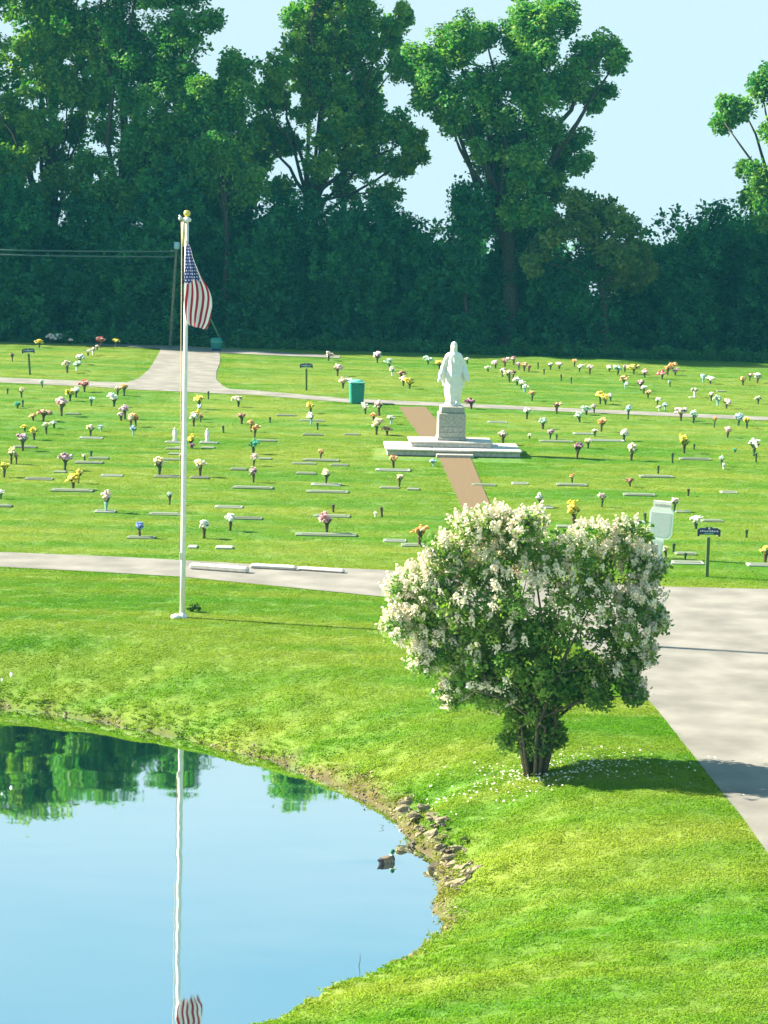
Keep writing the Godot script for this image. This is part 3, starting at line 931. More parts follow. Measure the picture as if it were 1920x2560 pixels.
# ---------------------------------------------------------------- the crape myrtle
func make_myrtle() -> void:
	var rng := RandomNumberGenerator.new()
	rng.seed = 640
	var base := land(1338, 1936)
	var d := -base.z
	var s := d / FOCAL
	var o := thing("crape_myrtle", "vase-shaped crape myrtle full of white blossoms beside the pond and road", "tree", base)
	var px := [[1012, 1478, 52], [1000, 1565, 46], [1080, 1450, 56], [1065, 1560, 62], [1128, 1385, 54], [1120, 1500, 72], [1060, 1640, 44], [1125, 1630, 70], [1180, 1338, 58], [1255, 1312, 50], [1318, 1312, 44], [1200, 1440, 80], [1290, 1400, 80], [1210, 1560, 90], [1300, 1520, 100], [1195, 1680, 66], [1118, 1745, 26], [1155, 1715, 48], [1300, 1640, 90], [1390, 1405, 68], [1480, 1362, 62], [1560, 1352, 52], [1618, 1415, 44], [1400, 1520, 100], [1500, 1470, 90], [1595, 1500, 66], [1640, 1548, 34], [1555, 1600, 76], [1608, 1640, 30], [1450, 1640, 90], [1560, 1695, 46], [1590, 1735, 18], [1385, 1700, 66], [1300, 1725, 56], [1490, 1735, 34], [1240, 1740, 40], [1260, 1690, 66], [1340, 1750, 60], [1420, 1735, 52], [1205, 1738, 36], [1460, 1715, 50], [1350, 1600, 80], [1250, 1620, 80]]
	var lobes: Array = []
	for l in px:
		var r: float = l[2] * s
		var off: float = 0.85 * sqrt(maxf(0.05, 1.0 - pow((l[0] - 1320.0) / 370.0, 2.0))) * clampf(1.0 - (l[1] - 1600.0) / 260.0, 0.35, 1.0)
		for q in [-1.0, 0.0, 1.0]:
			var c := at_depth(l[0], l[1], d + q * off * rng.randf_range(0.5, 0.9))
			for t in 3:
				var v := Vector3(rng.randfn(), rng.randfn(), rng.randfn()).normalized()
				lobes.append([c + v * r * 0.5, r * rng.randf_range(0.40, 0.60)])
	# stems fan out from the ground
	for k in 11:
		var a := TAU * k / 11.0 + rng.randf_range(-0.2, 0.2)
		var foot := Vector3(cos(a) * 0.13, -0.05, sin(a) * 0.11)
		var knee := Vector3(cos(a) * 0.30, 0.75, sin(a) * 0.26)
		var l: Array = px[(k * 7 + 3) % px.size()]
		var end := at_depth(l[0], l[1], d + sin(a) * -0.6) - base
		var mid := knee.lerp(end, 0.5) + Vector3(0, 0.12, 0)
		mesh_node("stem", tube_mesh([foot, foot.lerp(knee, 0.5), knee, mid, end], [0.035, 0.03, 0.026, 0.017, 0.006], 7), M.myrtle_bark, o)
		for q in 2:
			var l2: Array = px[(k * 5 + q * 13) % px.size()]
			var e2 := at_depth(l2[0], l2[1], d - sin(a) * 0.5) - base
			mesh_node("branch", bent(knee.lerp(mid, 0.3 + 0.4 * q), e2, 0.014, 0.004, rng, 0.05, 5), M.myrtle_bark, o)
	var spray := leaf_spray(26, 0.13, 0.062, 641)
	foliage(o, "leaves", lobes, 6.3, spray, Color(0.085, 0.215, 0.045), Color(0.28, 0.37, 0.09), rng, 0.3)
	# suckers leafing round the foot
	var low: Array = []
	for k in 34:
		var t := (k + rng.randf()) / 34.0
		var half := lerpf(62.0, 22.0, t)
		low.append([at_depth(1339 + rng.randf_range(-half, half), lerpf(1772, 1912, t), d + rng.randf_range(-0.16, 0.16)), s * rng.randf_range(11.0, 20.0)])
	for l in [[1274, 1846, 11], [1262, 1864, 9], [1284, 1836, 8], [1404, 1838, 12], [1394, 1852, 9]]:
		low.append([at_depth(l[0], l[1], d), l[2] * s])
	foliage(o, "suckers", low, 26.0, spray, Color(0.085, 0.215, 0.045), Color(0.28, 0.37, 0.09), rng, 0.3)
	# blossoms: small crinkled petals in upright panicles
	var st := surf()
	for k in 46:
		var t := rng.randf()
		var a := rng.randf() * TAU
		var rad := 0.062 * (1.0 - t * 0.6) * sqrt(rng.randf())
		var at := Vector3(cos(a) * rad, (t - 0.35) * 0.19, sin(a) * rad)
		var u := Vector3(rng.randfn(), rng.randfn(), rng.randfn()).normalized()
		var v := u.cross(Vector3(rng.randfn(), rng.randfn(), rng.randfn())).normalized()
		var w := rng.randf_range(0.011, 0.020)
		tri(st, at - u * w, at + v * w, at + u * w)
		tri(st, at - u * w, at + u * w, at - v * w + u.cross(v) * w * 0.5)
	var panicle := done(st)
	var places: Array = []
	var tints: Array = []
	var axis := base + Vector3(-0.1, 2.1, 0)
	var tries := 0
	while places.size() < 1650 and tries < 60000:
		tries += 1
		var l: Array = lobes[rng.randi() % lobes.size()]
		var dir := Vector3(rng.randfn(), rng.randfn() + 0.5, rng.randfn()).normalized()
		var p: Vector3 = l[0] + dir * l[1] * 1.12
		var inside := false
		for m in lobes:
			if m != l and p.distance_squared_to(m[0]) < pow(m[1] * 0.98, 2.0):
				inside = true
				break
		if inside:
			continue
		# more flowers at the rim, the top and the sunny flank than on the shaded middle
		var rel := p - axis
		var want := 0.16 + 0.85 * clampf(rel.y / 1.2, -0.2, 1.0) + 0.75 * clampf(-rel.x / 1.7, -0.15, 1.0) + 0.75 * clampf((rel.x - 0.7) / 0.8, 0.0, 1.0)
		if rng.randf() > want:
			continue
		var lean := (dir + Vector3(0, 0.8, 0)).normalized()
		var side := lean.cross(Vector3(0.3, 0.1, 1)).normalized()
		var b := Basis(side, lean, side.cross(lean)).scaled(Vector3.ONE * rng.randf_range(0.65, 1.35))
		places.append(Transform3D(b, p - base))
		tints.append(Color(0.80, 0.76, 0.60).lerp(Color(0.72, 0.60, 0.54), rng.randf() * 0.6))
	print("panicles ", places.size())
	scatter("blossoms", panicle, M.blossom, places, tints, o)
	# fallen petals
	places = []
	tints = []
	var pst := surf()
	tri(pst, Vector3(-0.022, 0.0, 0), Vector3(0, 0.006, -0.02), Vector3(0.022, 0, 0.004))
	tri(pst, Vector3(-0.022, 0.0, 0), Vector3(0.022, 0, 0.004), Vector3(0, 0.008, 0.02))
	for k in 700:
		var a := rng.randf() * TAU
		var rr := 0.25 + absf(rng.randfn()) * 0.75
		var p := base + Vector3(cos(a) * rr * 1.35 + 0.25, 0, sin(a) * rr * 0.75)
		p.y = ground_at(p.x, p.z) + 0.045
		places.append(Transform3D(Basis.from_euler(Vector3(rng.randf_range(-0.5, 0.5), rng.randf() * TAU, rng.randf_range(-0.5, 0.5))).scaled(Vector3.ONE * rng.randf_range(0.4, 1.0)), p))
		tints.append(Color(0.8, 0.78, 0.70))
	var f := scatter("fallen_petals", done(pst), M.blossom, places, tints)
	f.set_meta("label", "white petals fallen on the grass under the crape myrtle")
	f.set_meta("category", "petals")

# ---------------------------------------------------------------- flagpole and flag
func make_flagpole() -> void:
	var base := land(456, 1544)
	var d := -base.z
	var s := d / FOCAL
	var top := at_depth(478, 552, d).y - base.y
	var o := thing("flagpole", "tall white metal flagpole with a gold ball beside the pond", "flagpole", base)
	mesh_node("pole", tube_mesh([Vector3(0, -0.1, 0), Vector3(0, 1.5, 0), Vector3(0, top * 0.6, 0), Vector3(0, top, 0)], [0.052, 0.050, 0.043, 0.036], 14), M.white_paint, o)
	mesh_node("truck", lathe([[0.0, top - 0.02], [0.075, top - 0.02], [0.085, top + 0.03], [0.05, top + 0.06], [0.02, top + 0.07], [0.02, top + 0.1], [0.0, top + 0.1]], 14), M.white_paint, o)
	mesh_node("ball", lathe([[0.0, top + 0.07], [0.038, top + 0.08], [0.058, top + 0.105], [0.065, top + 0.135], [0.058, top + 0.165], [0.038, top + 0.188], [0.0, top + 0.20]], 16), M.gold, o)
	var pulley := mesh_node("pulley", tube_mesh([Vector3(-0.03, top, 0.02), Vector3(-0.10, top + 0.04, 0.04), Vector3(-0.14, top + 0.10, 0.04)], [0.022, 0.028, 0.014], 7), M.steel, o)
	mesh_node("wheel", tube_mesh([Vector3(-0.12, top + 0.03, 0.02), Vector3(-0.12, top + 0.03, 0.06)], [0.035, 0.035], 10), M.steel, pulley)
	mesh_node("halyard", tube_mesh([Vector3(-0.10, top, 0.04), Vector3(-0.085, top - 0.5, 0.05), Vector3(-0.075, top * 0.5, 0.05), Vector3(-0.07, 1.25, 0.05)], [0.008, 0.008, 0.006, 0.006], 6), M.rope, o)
	mesh_node("halyard", tube_mesh([Vector3(-0.06, top - 0.02, 0.055), Vector3(-0.055, top - 0.25, 0.06), Vector3(-0.05, top - 0.48, 0.06)], [0.030, 0.034, 0.020], 7), M.rope, o)
	mesh_node("cleat", box_mesh(Vector3(0.03, 0.16, 0.05), 0.01, 1.0, Vector3(-0.05, 1.2, 0.06)), M.steel, o)
	mesh_node("collar", lathe([[0.0, 0.0], [0.11, 0.0], [0.11, 0.03], [0.07, 0.06], [0.058, 0.10], [0.0, 0.10]], 14), M.white_paint, o)
	# the flag hangs limp: a gathered cloth whose fly end drops along the pole
	var im := Image.create(160, 320, true, Image.FORMAT_RGB8)
	var red := lin(0.36, 0.008, 0.035)
	var white := lin(0.82, 0.80, 0.80)
	var blue := lin(0.035, 0.055, 0.26)
	for y in 320:
		for x in 160:
			var t := x / 160.0
			var v := y / 320.0
			# stripes run down the cloth and lean with its folds
			var across := t * 5.0 + (v - 0.45) * 2.2 + 0.35
			var c := red if fposmod(across, 1.0) < 0.45 else white
			if v < 0.455 + 0.03 * sin(t * 9.0) and t < 0.98 - 0.62 * maxf(0.0, v - 0.20):
				c = blue
				var gx := fposmod(t * 7.0 + (0.5 if int(v * 26.0) % 2 == 0 else 0.0), 1.0) - 0.5
				var gy := fposmod(v * 26.0, 1.0) - 0.5
				if gx * gx + gy * gy < 0.07:
					c = white
			im.set_pixel(x, y, c)
	im.generate_mipmaps()
	var fm := mat(Color.WHITE, 0.75)
	fm.albedo_texture = ImageTexture.create_from_image(im)
	fm.cull_mode = BaseMaterial3D.CULL_DISABLED
	fm.backlight_enabled = true
	fm.backlight = Color(0.5, 0.5, 0.5)
	var hang := at_depth(469, 608, d)
	var rows := [[608, 467, 473], [625, 464, 479], [645, 463, 484], [665, 463, 492], [685, 462, 502], [700, 462, 510], [715, 461, 520], [730, 461, 527], [745, 461, 531], [765, 462, 532], [785, 464, 529], [800, 467, 526], [812, 470, 520], [816, 474, 516]]
	var st := surf(true)
	var nu := 28
	var nv := 40
	var grid: Array = []
	for j in nv + 1:
		var f := float(j) / nv * (rows.size() - 1)
		var i0 := mini(int(f), rows.size() - 2)
		var fr := f - i0
		var a: Array = rows[i0]
		var b: Array = rows[i0 + 1]
		var py := lerpf(a[0], b[0], fr)
		var xl := lerpf(a[1], b[1], fr)
		var xr := lerpf(a[2], b[2], fr)
		var line: Array = []
		for i in nu + 1:
			var t := float(i) / nu
			var v := (py - 608.0) / 208.0
			var p := at_depth(lerpf(xl, xr, t), py + (t - 0.3) * 10.0 * smoothstep(0.7, 1.0, v), d)
			p.z += 0.07 + 0.055 * sin(t * 13.0 + v * 3.0) * minf(1.0, v * 2.5) + 0.05 * t
			line.append([p - hang, Vector2(t, v)])
		grid.append(line)
	for j in nv:
		for i in nu:
			for q in [[j, i], [j, i + 1], [j + 1, i + 1], [j, i], [j + 1, i + 1], [j + 1, i]]:
				var g: Array = grid[q[0]][q[1]]
				st.set_uv(g[1])
				st.add_vertex(g[0])
	var fl := thing("national_flag", "red, white and blue striped flag with stars hanging limp from the flagpole", "flag", hang)
	st.index()
	st.generate_normals()
	mesh_node("cloth", st.commit(), fm, fl)
	mesh_node("snap_hook", tube_mesh([Vector3(-0.02, 0.05, 0.07), Vector3(0.0, 0.0, 0.08), Vector3(0.0, -0.05, 0.08)], [0.012, 0.02, 0.012], 6), M.steel, fl)
	# a low white light pad and a weed at the foot
	var pad := thing("ground_light", "low white round light pad in the grass at the flagpole foot", "ground light", land(440, 1545))
	mesh_node("housing", lathe([[0.0, -0.02], [0.095, -0.02], [0.10, 0.04], [0.085, 0.06], [0.0, 0.06]], 16), M.white_paint, pad)
	mesh_node("lens", lathe([[0.0, 0.058], [0.06, 0.058], [0.05, 0.072], [0.0, 0.075]], 14), M.marble, pad)
	var rng := RandomNumberGenerator.new()
	rng.seed = 17
	var wb := land(490, 1530)
	var weed := thing("weed_clump", "small dark leafy weed clump in the lawn beside the flagpole", "weed", wb)
	mesh_node("stem", tube_mesh([Vector3(0, -0.02, 0), Vector3(0.02, 0.06, 0)], [0.008, 0.005], 5), M.green_vase, weed)
	foliage(weed, "leaves", [[wb + Vector3(0, 0.22, 0), 0.06], [wb + Vector3(-0.10, 0.20, 0), 0.05], [wb + Vector3(0.06, 0.20, 0.02), 0.05]], 300.0, leaf_spray(8, 0.04, 0.04, 18), Color(0.02, 0.06, 0.015), Color(0.04, 0.09, 0.02), rng, 0.2)
	weed.get_child(1).position.y = -0.14

# ---------------------------------------------------------------- power line
func make_utility() -> void:
	var base := on_ground(425, 869)
	var d := -base.z
	var top := at_depth(441, 622, d) - base
	var o := thing("utility_pole", "weathered wooden utility pole with a grey-blue canister, beside the side drive", "utility pole", base)
	mesh_node("post", tube_mesh([Vector3(0, -0.2, 0), top * 0.5, top], [0.085, 0.075, 0.065], 10), M.pale_bark, o)
	var can := mesh_node("canister", lathe([[0.0, 0.0], [0.12, 0.0], [0.15, 0.05], [0.15, 0.30], [0.12, 0.36], [0.0, 0.37]], 14), M.lamp_blue, o)
	can.position = top + Vector3(0.02, -0.02, 0)
	mesh_node("bracket", box_mesh(Vector3(0.30, 0.06, 0.06), 0.01, 1.0, top + Vector3(-0.16, -0.12, 0)), M.steel, o)
	# the guy wire runs from the pole top to an anchor in a green sleeve
	var foot := on_ground(556, 862 + 12) - base
	foot.y = 0.3
	mesh_node("guy_wire", tube_mesh([top + Vector3(0, -0.15, 0), foot], [0.012, 0.012], 5), M.wire, o)
	var up := (top - foot).normalized()
	mesh_node("guy_sleeve", tube_mesh([foot - up * 0.2, foot + up * 1.45], [0.04, 0.04], 8), mat(lin(0.10, 0.22, 0.08), 0.6), o)
	var next := at_depth(-420, 620, d) - base
	var far_base := Vector3(base.x + next.x, 0, base.z + next.z)
	var o2 := thing("utility_pole", "weathered wooden utility pole with a crossarm at the other end of the power lines", "utility pole", far_base)
	mesh_node("post", tube_mesh([Vector3(0, -0.2, 0), Vector3(0, top.y + 0.4, 0)], [0.09, 0.07], 10), M.pale_bark, o2)
	mesh_node("crossarm", box_mesh(Vector3(0.08, 0.09, 1.2), 0.01, 1.0, Vector3(0, top.y - 0.15, 0.08)), M.pale_bark, o2)
	for k in 2:
		var a := at_depth(437, 629 + k * 13, d - 0.05)
		var b := at_depth(-420, 606 + k * 13, d - 0.05)
		b.y = base.y + top.y - 0.12 - k * 0.22
		var pts: Array = []
		var rr: Array = []
		for q in 25:
			var t := q / 24.0
			pts.append(a.lerp(b, t) - Vector3(0, sin(t * PI) * 0.12, 0) - a)
			rr.append(0.038)
		var w := thing("power_line", ["upper sagging power line strung between the wooden utility poles", "lower sagging power line strung between the wooden utility poles"][k], "power line", a)
		mesh_node("cable", tube_mesh(pts, rr, 6), M.wire, w)

# ---------------------------------------------------------------- signs
func section_sign(px: float, py: float, total_px: float, wide_px: float, label: String, lean := 0.0) -> void:
	var base := on_ground(px, py)
	var s := -base.z / FOCAL
	var h := total_px * s
	var w := wide_px * s
	var o := thing("section_sign", label, "sign", base)
	o.rotation.z = lean
	mesh_node("post", box_mesh(Vector3(w * 0.15, h * 0.80, w * 0.15), 0.008, 1.0, Vector3(0, h * 0.40 - 0.02, -0.01)), M.post_green, o)
	var a := w * 0.5
	var t := h
	var bh := w * 0.52
	var board := mesh_node("board", plate([[-a, t - bh * 0.85], [-a, t - bh * 0.30], [-a * 0.72, t - bh * 0.14], [-a * 0.35, t - bh * 0.16], [-a * 0.2, t - bh * 0.04], [0, t - bh * 0.12], [a * 0.2, t - bh * 0.04], [a * 0.35, t - bh * 0.16], [a * 0.72, t - bh * 0.14], [a, t - bh * 0.30], [a, t - bh * 0.85], [a * 0.84, t - bh * 0.85], [a * 0.80, t - bh * 0.70], [-a * 0.80, t - bh * 0.70], [-a * 0.84, t - bh * 0.85]], 0.03), M.navy, o)
	board.position.z = w * 0.075 + 0.02
	var st := surf()
	var rng := RandomNumberGenerator.new()
	rng.seed = int(px)
	# a line of pale lettering too small to read
	for k in 11:
		var x := lerpf(-a * 0.74, a * 0.74, k / 10.0)
		add_box(st, Vector3(x, t - bh * (0.40 + rng.randf_range(-0.02, 0.02)), 0.018), Vector3(a * 0.085, bh * rng.randf_range(0.10, 0.17), 0.006), 0.002)
	mesh_node("lettering", done(st), M.letter, board)
	mesh_node("name_strip", box_mesh(Vector3(a * 0.8, bh * 0.10, 0.008), 0.002, 1.0, Vector3(0, t - bh * 0.60, 0.018)), M.teal_lid, board)
	mesh_node("crest", box_mesh(Vector3(a * 0.16, bh * 0.12, 0.008), 0.002, 1.0, Vector3(0, t - bh * 0.19, 0.018)), M.letter, board)
func tablet_outline(s: float, pts: Array) -> Array:
	var out: Array = []
	for p in pts:
		out.append([(p[0] - 1641) * s, (1396 - p[1]) * s])
	return out
func make_signs() -> void:
	section_sign(1767, 1442, 130, 58, "navy section sign on a green post at the edge of the near road")
	section_sign(766, 976, 70, 32, "navy section sign on a green post in the grass beyond the far lane", 0.02)
	section_sign(75, 937, 68, 32, "navy section sign on a leaning green post near the tree line flowers", 0.07)
	# a pale tablet on a narrow foot
	var base := on_ground(1641, 1396)
	var s := -base.z / FOCAL
	var o := thing("standing_tablet", "pale upright stone tablet with a narrow foot behind the crape myrtle", "tablet", base)
	o.rotation.z = -0.035
	var pale := grained(lin(0.56, 0.64, 0.65), 0.10, 0.05, 1.2, 41, 0.6)
	var rim := mat(lin(0.80, 0.84, 0.83), 0.55)
	o.rotation.y = -0.30
	var slab := mesh_node("slab", plate(tablet_outline(s, [[1616, 1276], [1621, 1268], [1671, 1268], [1677, 1276], [1676, 1334], [1668, 1345], [1657, 1345], [1657, 1352], [1622, 1345], [1616, 1336]]), 0.10), rim, o)
	mesh_node("panel", plate(tablet_outline(s, [[1621, 1278], [1671, 1278], [1670, 1330], [1662, 1340], [1626, 1338], [1621, 1332]]), 0.108), pale, slab)
	var head := mesh_node("heading", plate(tablet_outline(s, [[1624, 1249], [1670, 1249], [1670, 1267.6], [1624, 1267.6]]), 0.09), M.marble, o)
	var st := surf()
	var rng := RandomNumberGenerator.new()
	rng.seed = 8
	for k in 12:
		add_box(st, Vector3((1629 + k * 3.3 - 1641) * s, (1396 - 1258.5) * s, 0.046), Vector3(0.014, rng.randf_range(0.03, 0.06), 0.006), 0.002)
	mesh_node("lettering", done(st), mat(lin(0.40, 0.30, 0.32), 0.7), head)
	var foot := mesh_node("foot", plate(tablet_outline(s, [[1627, 1345.4], [1656, 1351.4], [1654, 1400], [1628, 1400]]), 0.09), rim, o)
	mesh_node("panel", plate(tablet_outline(s, [[1631, 1350], [1652, 1354], [1651, 1388], [1632, 1388]]), 0.098), pale, foot)

# ---------------------------------------------------------------- bins and kerbs
func make_bins() -> void:
	var base := on_ground(891, 1008)
	var s := -base.z / FOCAL
	var o := thing("trash_bin", "teal lidded trash bin standing beside the far lane", "bin", base, 0.12)
	var w := 36.0 * s
	mesh_node("body", box_mesh(Vector3(w * 0.90, 50.0 * s, w * 0.95), 0.04, 1.14, Vector3(0, 25.0 * s, 0)), M.teal, o)
	mesh_node("lid", box_mesh(Vector3(w * 1.14, 5.0 * s, w * 1.2), 0.03, 0.92, Vector3(0, 52.5 * s + 0.002, 0)), M.teal_lid, o)
	mesh_node("lid_dome", lathe([[w * 0.46, 55.0 * s], [w * 0.40, 57.5 * s], [w * 0.22, 59.5 * s], [0.0, 60.0 * s]], 14), M.teal_lid, o)
	mesh_node("handle", tube_mesh([Vector3(-w * 0.35, 47 * s, w * 0.58), Vector3(w * 0.35, 47 * s, w * 0.58)], [0.018, 0.018], 6), M.teal, o)
	var b2 := on_ground(541, 878)
	var s2 := -b2.z / FOCAL
	var o2 := thing("trash_bin", "small round teal trash bin on a dark base at the end of the side drive", "bin", b2)
	mesh_node("base", box_mesh(Vector3(22 * s2, 7 * s2, 22 * s2), 0.02, 1.0, Vector3(0, 3.4 * s2, 0)), M.navy, o2)
	mesh_node("drum", lathe([[0.0, 6.9 * s2], [13.0 * s2, 6.9 * s2], [13.5 * s2, 9 * s2], [15.0 * s2, 26 * s2], [15.0 * s2, 30 * s2], [11.0 * s2, 33 * s2], [0.0, 34 * s2]], 14), M.teal, o2)
	mesh_node("rim", lathe([[15.3 * s2, 22.5 * s2], [16.4 * s2, 23 * s2], [16.4 * s2, 24.6 * s2], [15.3 * s2, 25 * s2]], 14), M.teal_lid, o2)

func make_kerbs() -> void:
	var items := [[474, 1423, 622, 1434, 0.13, "short white concrete kerb block lying on the near road with a broken end"], [625, 1421, 742, 1427, 0.10, "white concrete kerb block set behind the broken one at the road edge"], [746, 1426, 862, 1434, 0.08, "thin white concrete kerb strip tapering into the near road"]]
	for k in items.size():
		var it: Array = items[k]
		var a := on_ground(it[0], it[1])
		var b := on_ground(it[2], it[3])
		var o := thing("kerb_block", it[5], "kerb", (a + b) * 0.5, -atan2(b.z - a.z, b.x - a.x), "kerb blocks on the road")
		var l := a.distance_to(b)
		var h: float = it[4]
		mesh_node("block", box_mesh(Vector3(l, h, 0.17), 0.035, 0.97, Vector3(0, h * 0.5 + 0.012, 0)), M.stone, o)
		for e in [-1, 1]:
			mesh_node("anchor_pin", lathe([[0.0, 0.0], [0.018, 0.0], [0.018, 0.02], [0.0, 0.022]], 8), M.steel, o).position = Vector3(e * l * 0.32, h + 0.010, 0)

# ---------------------------------------------------------------- grave markers and bouquets
# where a thing on the lawn stands, told by things that can be found
func place_words(p: Vector3) -> String:
	var marks := [[on_ground(1137, 1130), 4.2, "near the statue steps"], [on_ground(891, 1008), 3.0, "near the teal trash bin"], [on_ground(1641, 1396), 2.2, "near the pale standing tablet"], [on_ground(1767, 1442), 2.4, "near the roadside section sign"], [on_ground(766, 976), 2.6, "near the far navy sign"], [on_ground(75, 937), 2.6, "near the leaning navy sign"], [on_ground(456, 1300), 1.6, "behind the flagpole"]]
	for m in marks:
		if p.distance_to(m[0]) < m[1]:
			return m[2]
	var path_x := lerpf(0.9, 2.1, clampf((p.z + 91.0) / 30.0, 0.0, 1.0))
	var side := "utility pole side" if p.x < path_x else "cedar side"
	if -p.z > 112.0:
		return "at the foot of the trees, " + side
	if -p.z > 92.0:
		return "beyond the far lane, " + side
	if -p.z > 78.0:
		return "just before the far lane, " + side
	if -p.z > 62.0:
		return "level with the statue, " + side
	return "close to the near road, " + side
func make_markers() -> void:
	var rng := RandomNumberGenerator.new()
	rng.seed = 300
	# x from, x to, y (photograph pixels), tone: 0 grey, 1 pale, 2 bronze on grey
	var list := [[197, 255, 1097, 1], [162, 199, 1037, 0], [411, 461, 1107, 1], [498, 544, 1109, 1], [436, 455, 1121, 2], [185, 255, 1159, 0], [220, 270, 1148, 0], [502, 536, 1121, 0], [251, 305, 1191, 1], [133, 164, 1182, 2], [125, 231, 1229, 0], [-30, 27, 1268, 0], [235, 287, 1282, 1], [370, 452, 1288, 0], [382, 450, 1194, 2], [475, 521, 1197, 2], [316, 386, 1347, 0], [536, 606, 1270, 1], [582, 655, 1299, 2], [469, 492, 1371, 1], [538, 581, 1373, 1], [575, 617, 1176, 0], [581, 682, 1222, 0], [413, 455, 1124, 0], [420, 452, 1137, 2], [405, 450, 1151, 0], [648, 679, 1149, 0], [729, 790, 1161, 0], [756, 848, 1153, 0], [825, 871, 1165, 0], [740, 790, 1186, 0], [777, 852, 1214, 1], [765, 871, 1232, 0], [783, 875, 1293, 0], [738, 891, 1340, 0], [939, 1026, 1178, 1], [949, 999, 1222, 0], [1018, 1049, 1226, 0], [958, 1016, 1355, 1], [1003, 1084, 1367, 0], [756, 806, 1089, 2], [748, 810, 1053, 0], [1220, 1268, 1057, 1], [1349, 1434, 1105, 0], [1470, 1562, 1103, 1], [1434, 1483, 1086, 1], [1600, 1685, 1194, 0], [1392, 1469, 1215, 0], [1280, 1322, 1211, 1], [1330, 1384, 1271, 1], [1803, 1845, 1233, 1], [1689, 1727, 1282, 0], [1755, 1809, 1305, 0], [1677, 1762, 1411, 1], [1690, 1743, 1388, 0], [1870, 1935, 1416, 1], [1589, 1614, 1309, 1], [1392, 1434, 1319, 2], [1793, 1816, 980, 2], [1724, 1740, 995, 1], [1560, 1640, 1240, 0], [1700, 1780, 1150, 2], [1180, 1240, 1215, 0], [860, 900, 1088, 0], [30, 90, 1120, 0], [60, 130, 1200, 2], [640, 690, 1104, 0], [690, 740, 1040, 0]]
	for m in list:
		var a := on_ground(m[0], m[2])
		var b := on_ground(m[1], m[2] + (m[1] - m[0]) * 0.022)
		var w := a.distance_to(b)
		var c := (a + b) * 0.5
		var deep := 0.34 if w < 0.75 else 0.42
		c.z -= deep * 0.5
		var tone := ["grey granite", "pale stone", "bronze-faced granite"][m[3]] as String
		var size := "small" if w < 0.55 else ("wide double" if w > 0.95 else "flat")
		var label := "%s %s grave marker %s" % [size, tone, place_words(c)]
		var o := thing("grave_marker", label, "grave marker", c, rng.randf_range(-0.03, 0.03), "grave markers: " + label)
		var h := rng.randf_range(0.03, 0.045)
		mesh_node("base_slab", box_mesh(Vector3(w, h + 0.03, deep), 0.012, 1.0, Vector3(0, h * 0.5 - 0.015, 0)), M.pale_granite if m[3] == 1 else M.granite, o)
		if w > 0.45:
			var plate_ := mesh_node("name_plate", box_mesh(Vector3(w * 0.80, 0.014, deep * 0.62), 0.004, 1.0, Vector3(0, h + 0.007, 0)), M.bronze_plate if m[3] == 2 else M.granite, o)
			plate_.name = "name_plate"
func bouquet_mesh(pal: Array, w: float, h: float, rng: RandomNumberGenerator) -> ArrayMesh:
	var st := surf()
	var n := 34
	var lumps: Array = [Vector3.ZERO]
	for k in rng.randi_range(0, 3):
		lumps.append(Vector3(rng.randf_range(-0.32, 0.32) * w, rng.randf_range(-0.25, 0.3) * h, rng.randf_range(-0.25, 0.25) * w))
	var squash := rng.randf_range(0.7, 1.25)
	for k in n:
		var a := rng.randf() * TAU
		var v := rng.randf_range(-0.35, 1.0)
		var dir := Vector3(cos(a) * sqrt(maxf(0, 1.0 - v * v)), v, sin(a) * sqrt(maxf(0, 1.0 - v * v)))
		var at: Vector3 = dir * Vector3(w * 0.36, h * 0.36 * squash, w * 0.34) * rng.randf_range(0.55, 1.15) + lumps[k % lumps.size()]
		var r := w * rng.randf_range(0.08, 0.18)
		var c: Color = pal[rng.randi() % pal.size()]
		st.set_color(c * rng.randf_range(0.82, 1.1))
		add_blob(st, at, Vector3(r, r * 0.7, r), rng, 0.35, 6, 3)
	st.set_color(pal[0] * 0.8)
	add_blob(st, Vector3.ZERO, Vector3(w * 0.32, h * 0.30, w * 0.30), rng, 0.2, 6, 4)
	st.generate_normals()
	return st.commit()
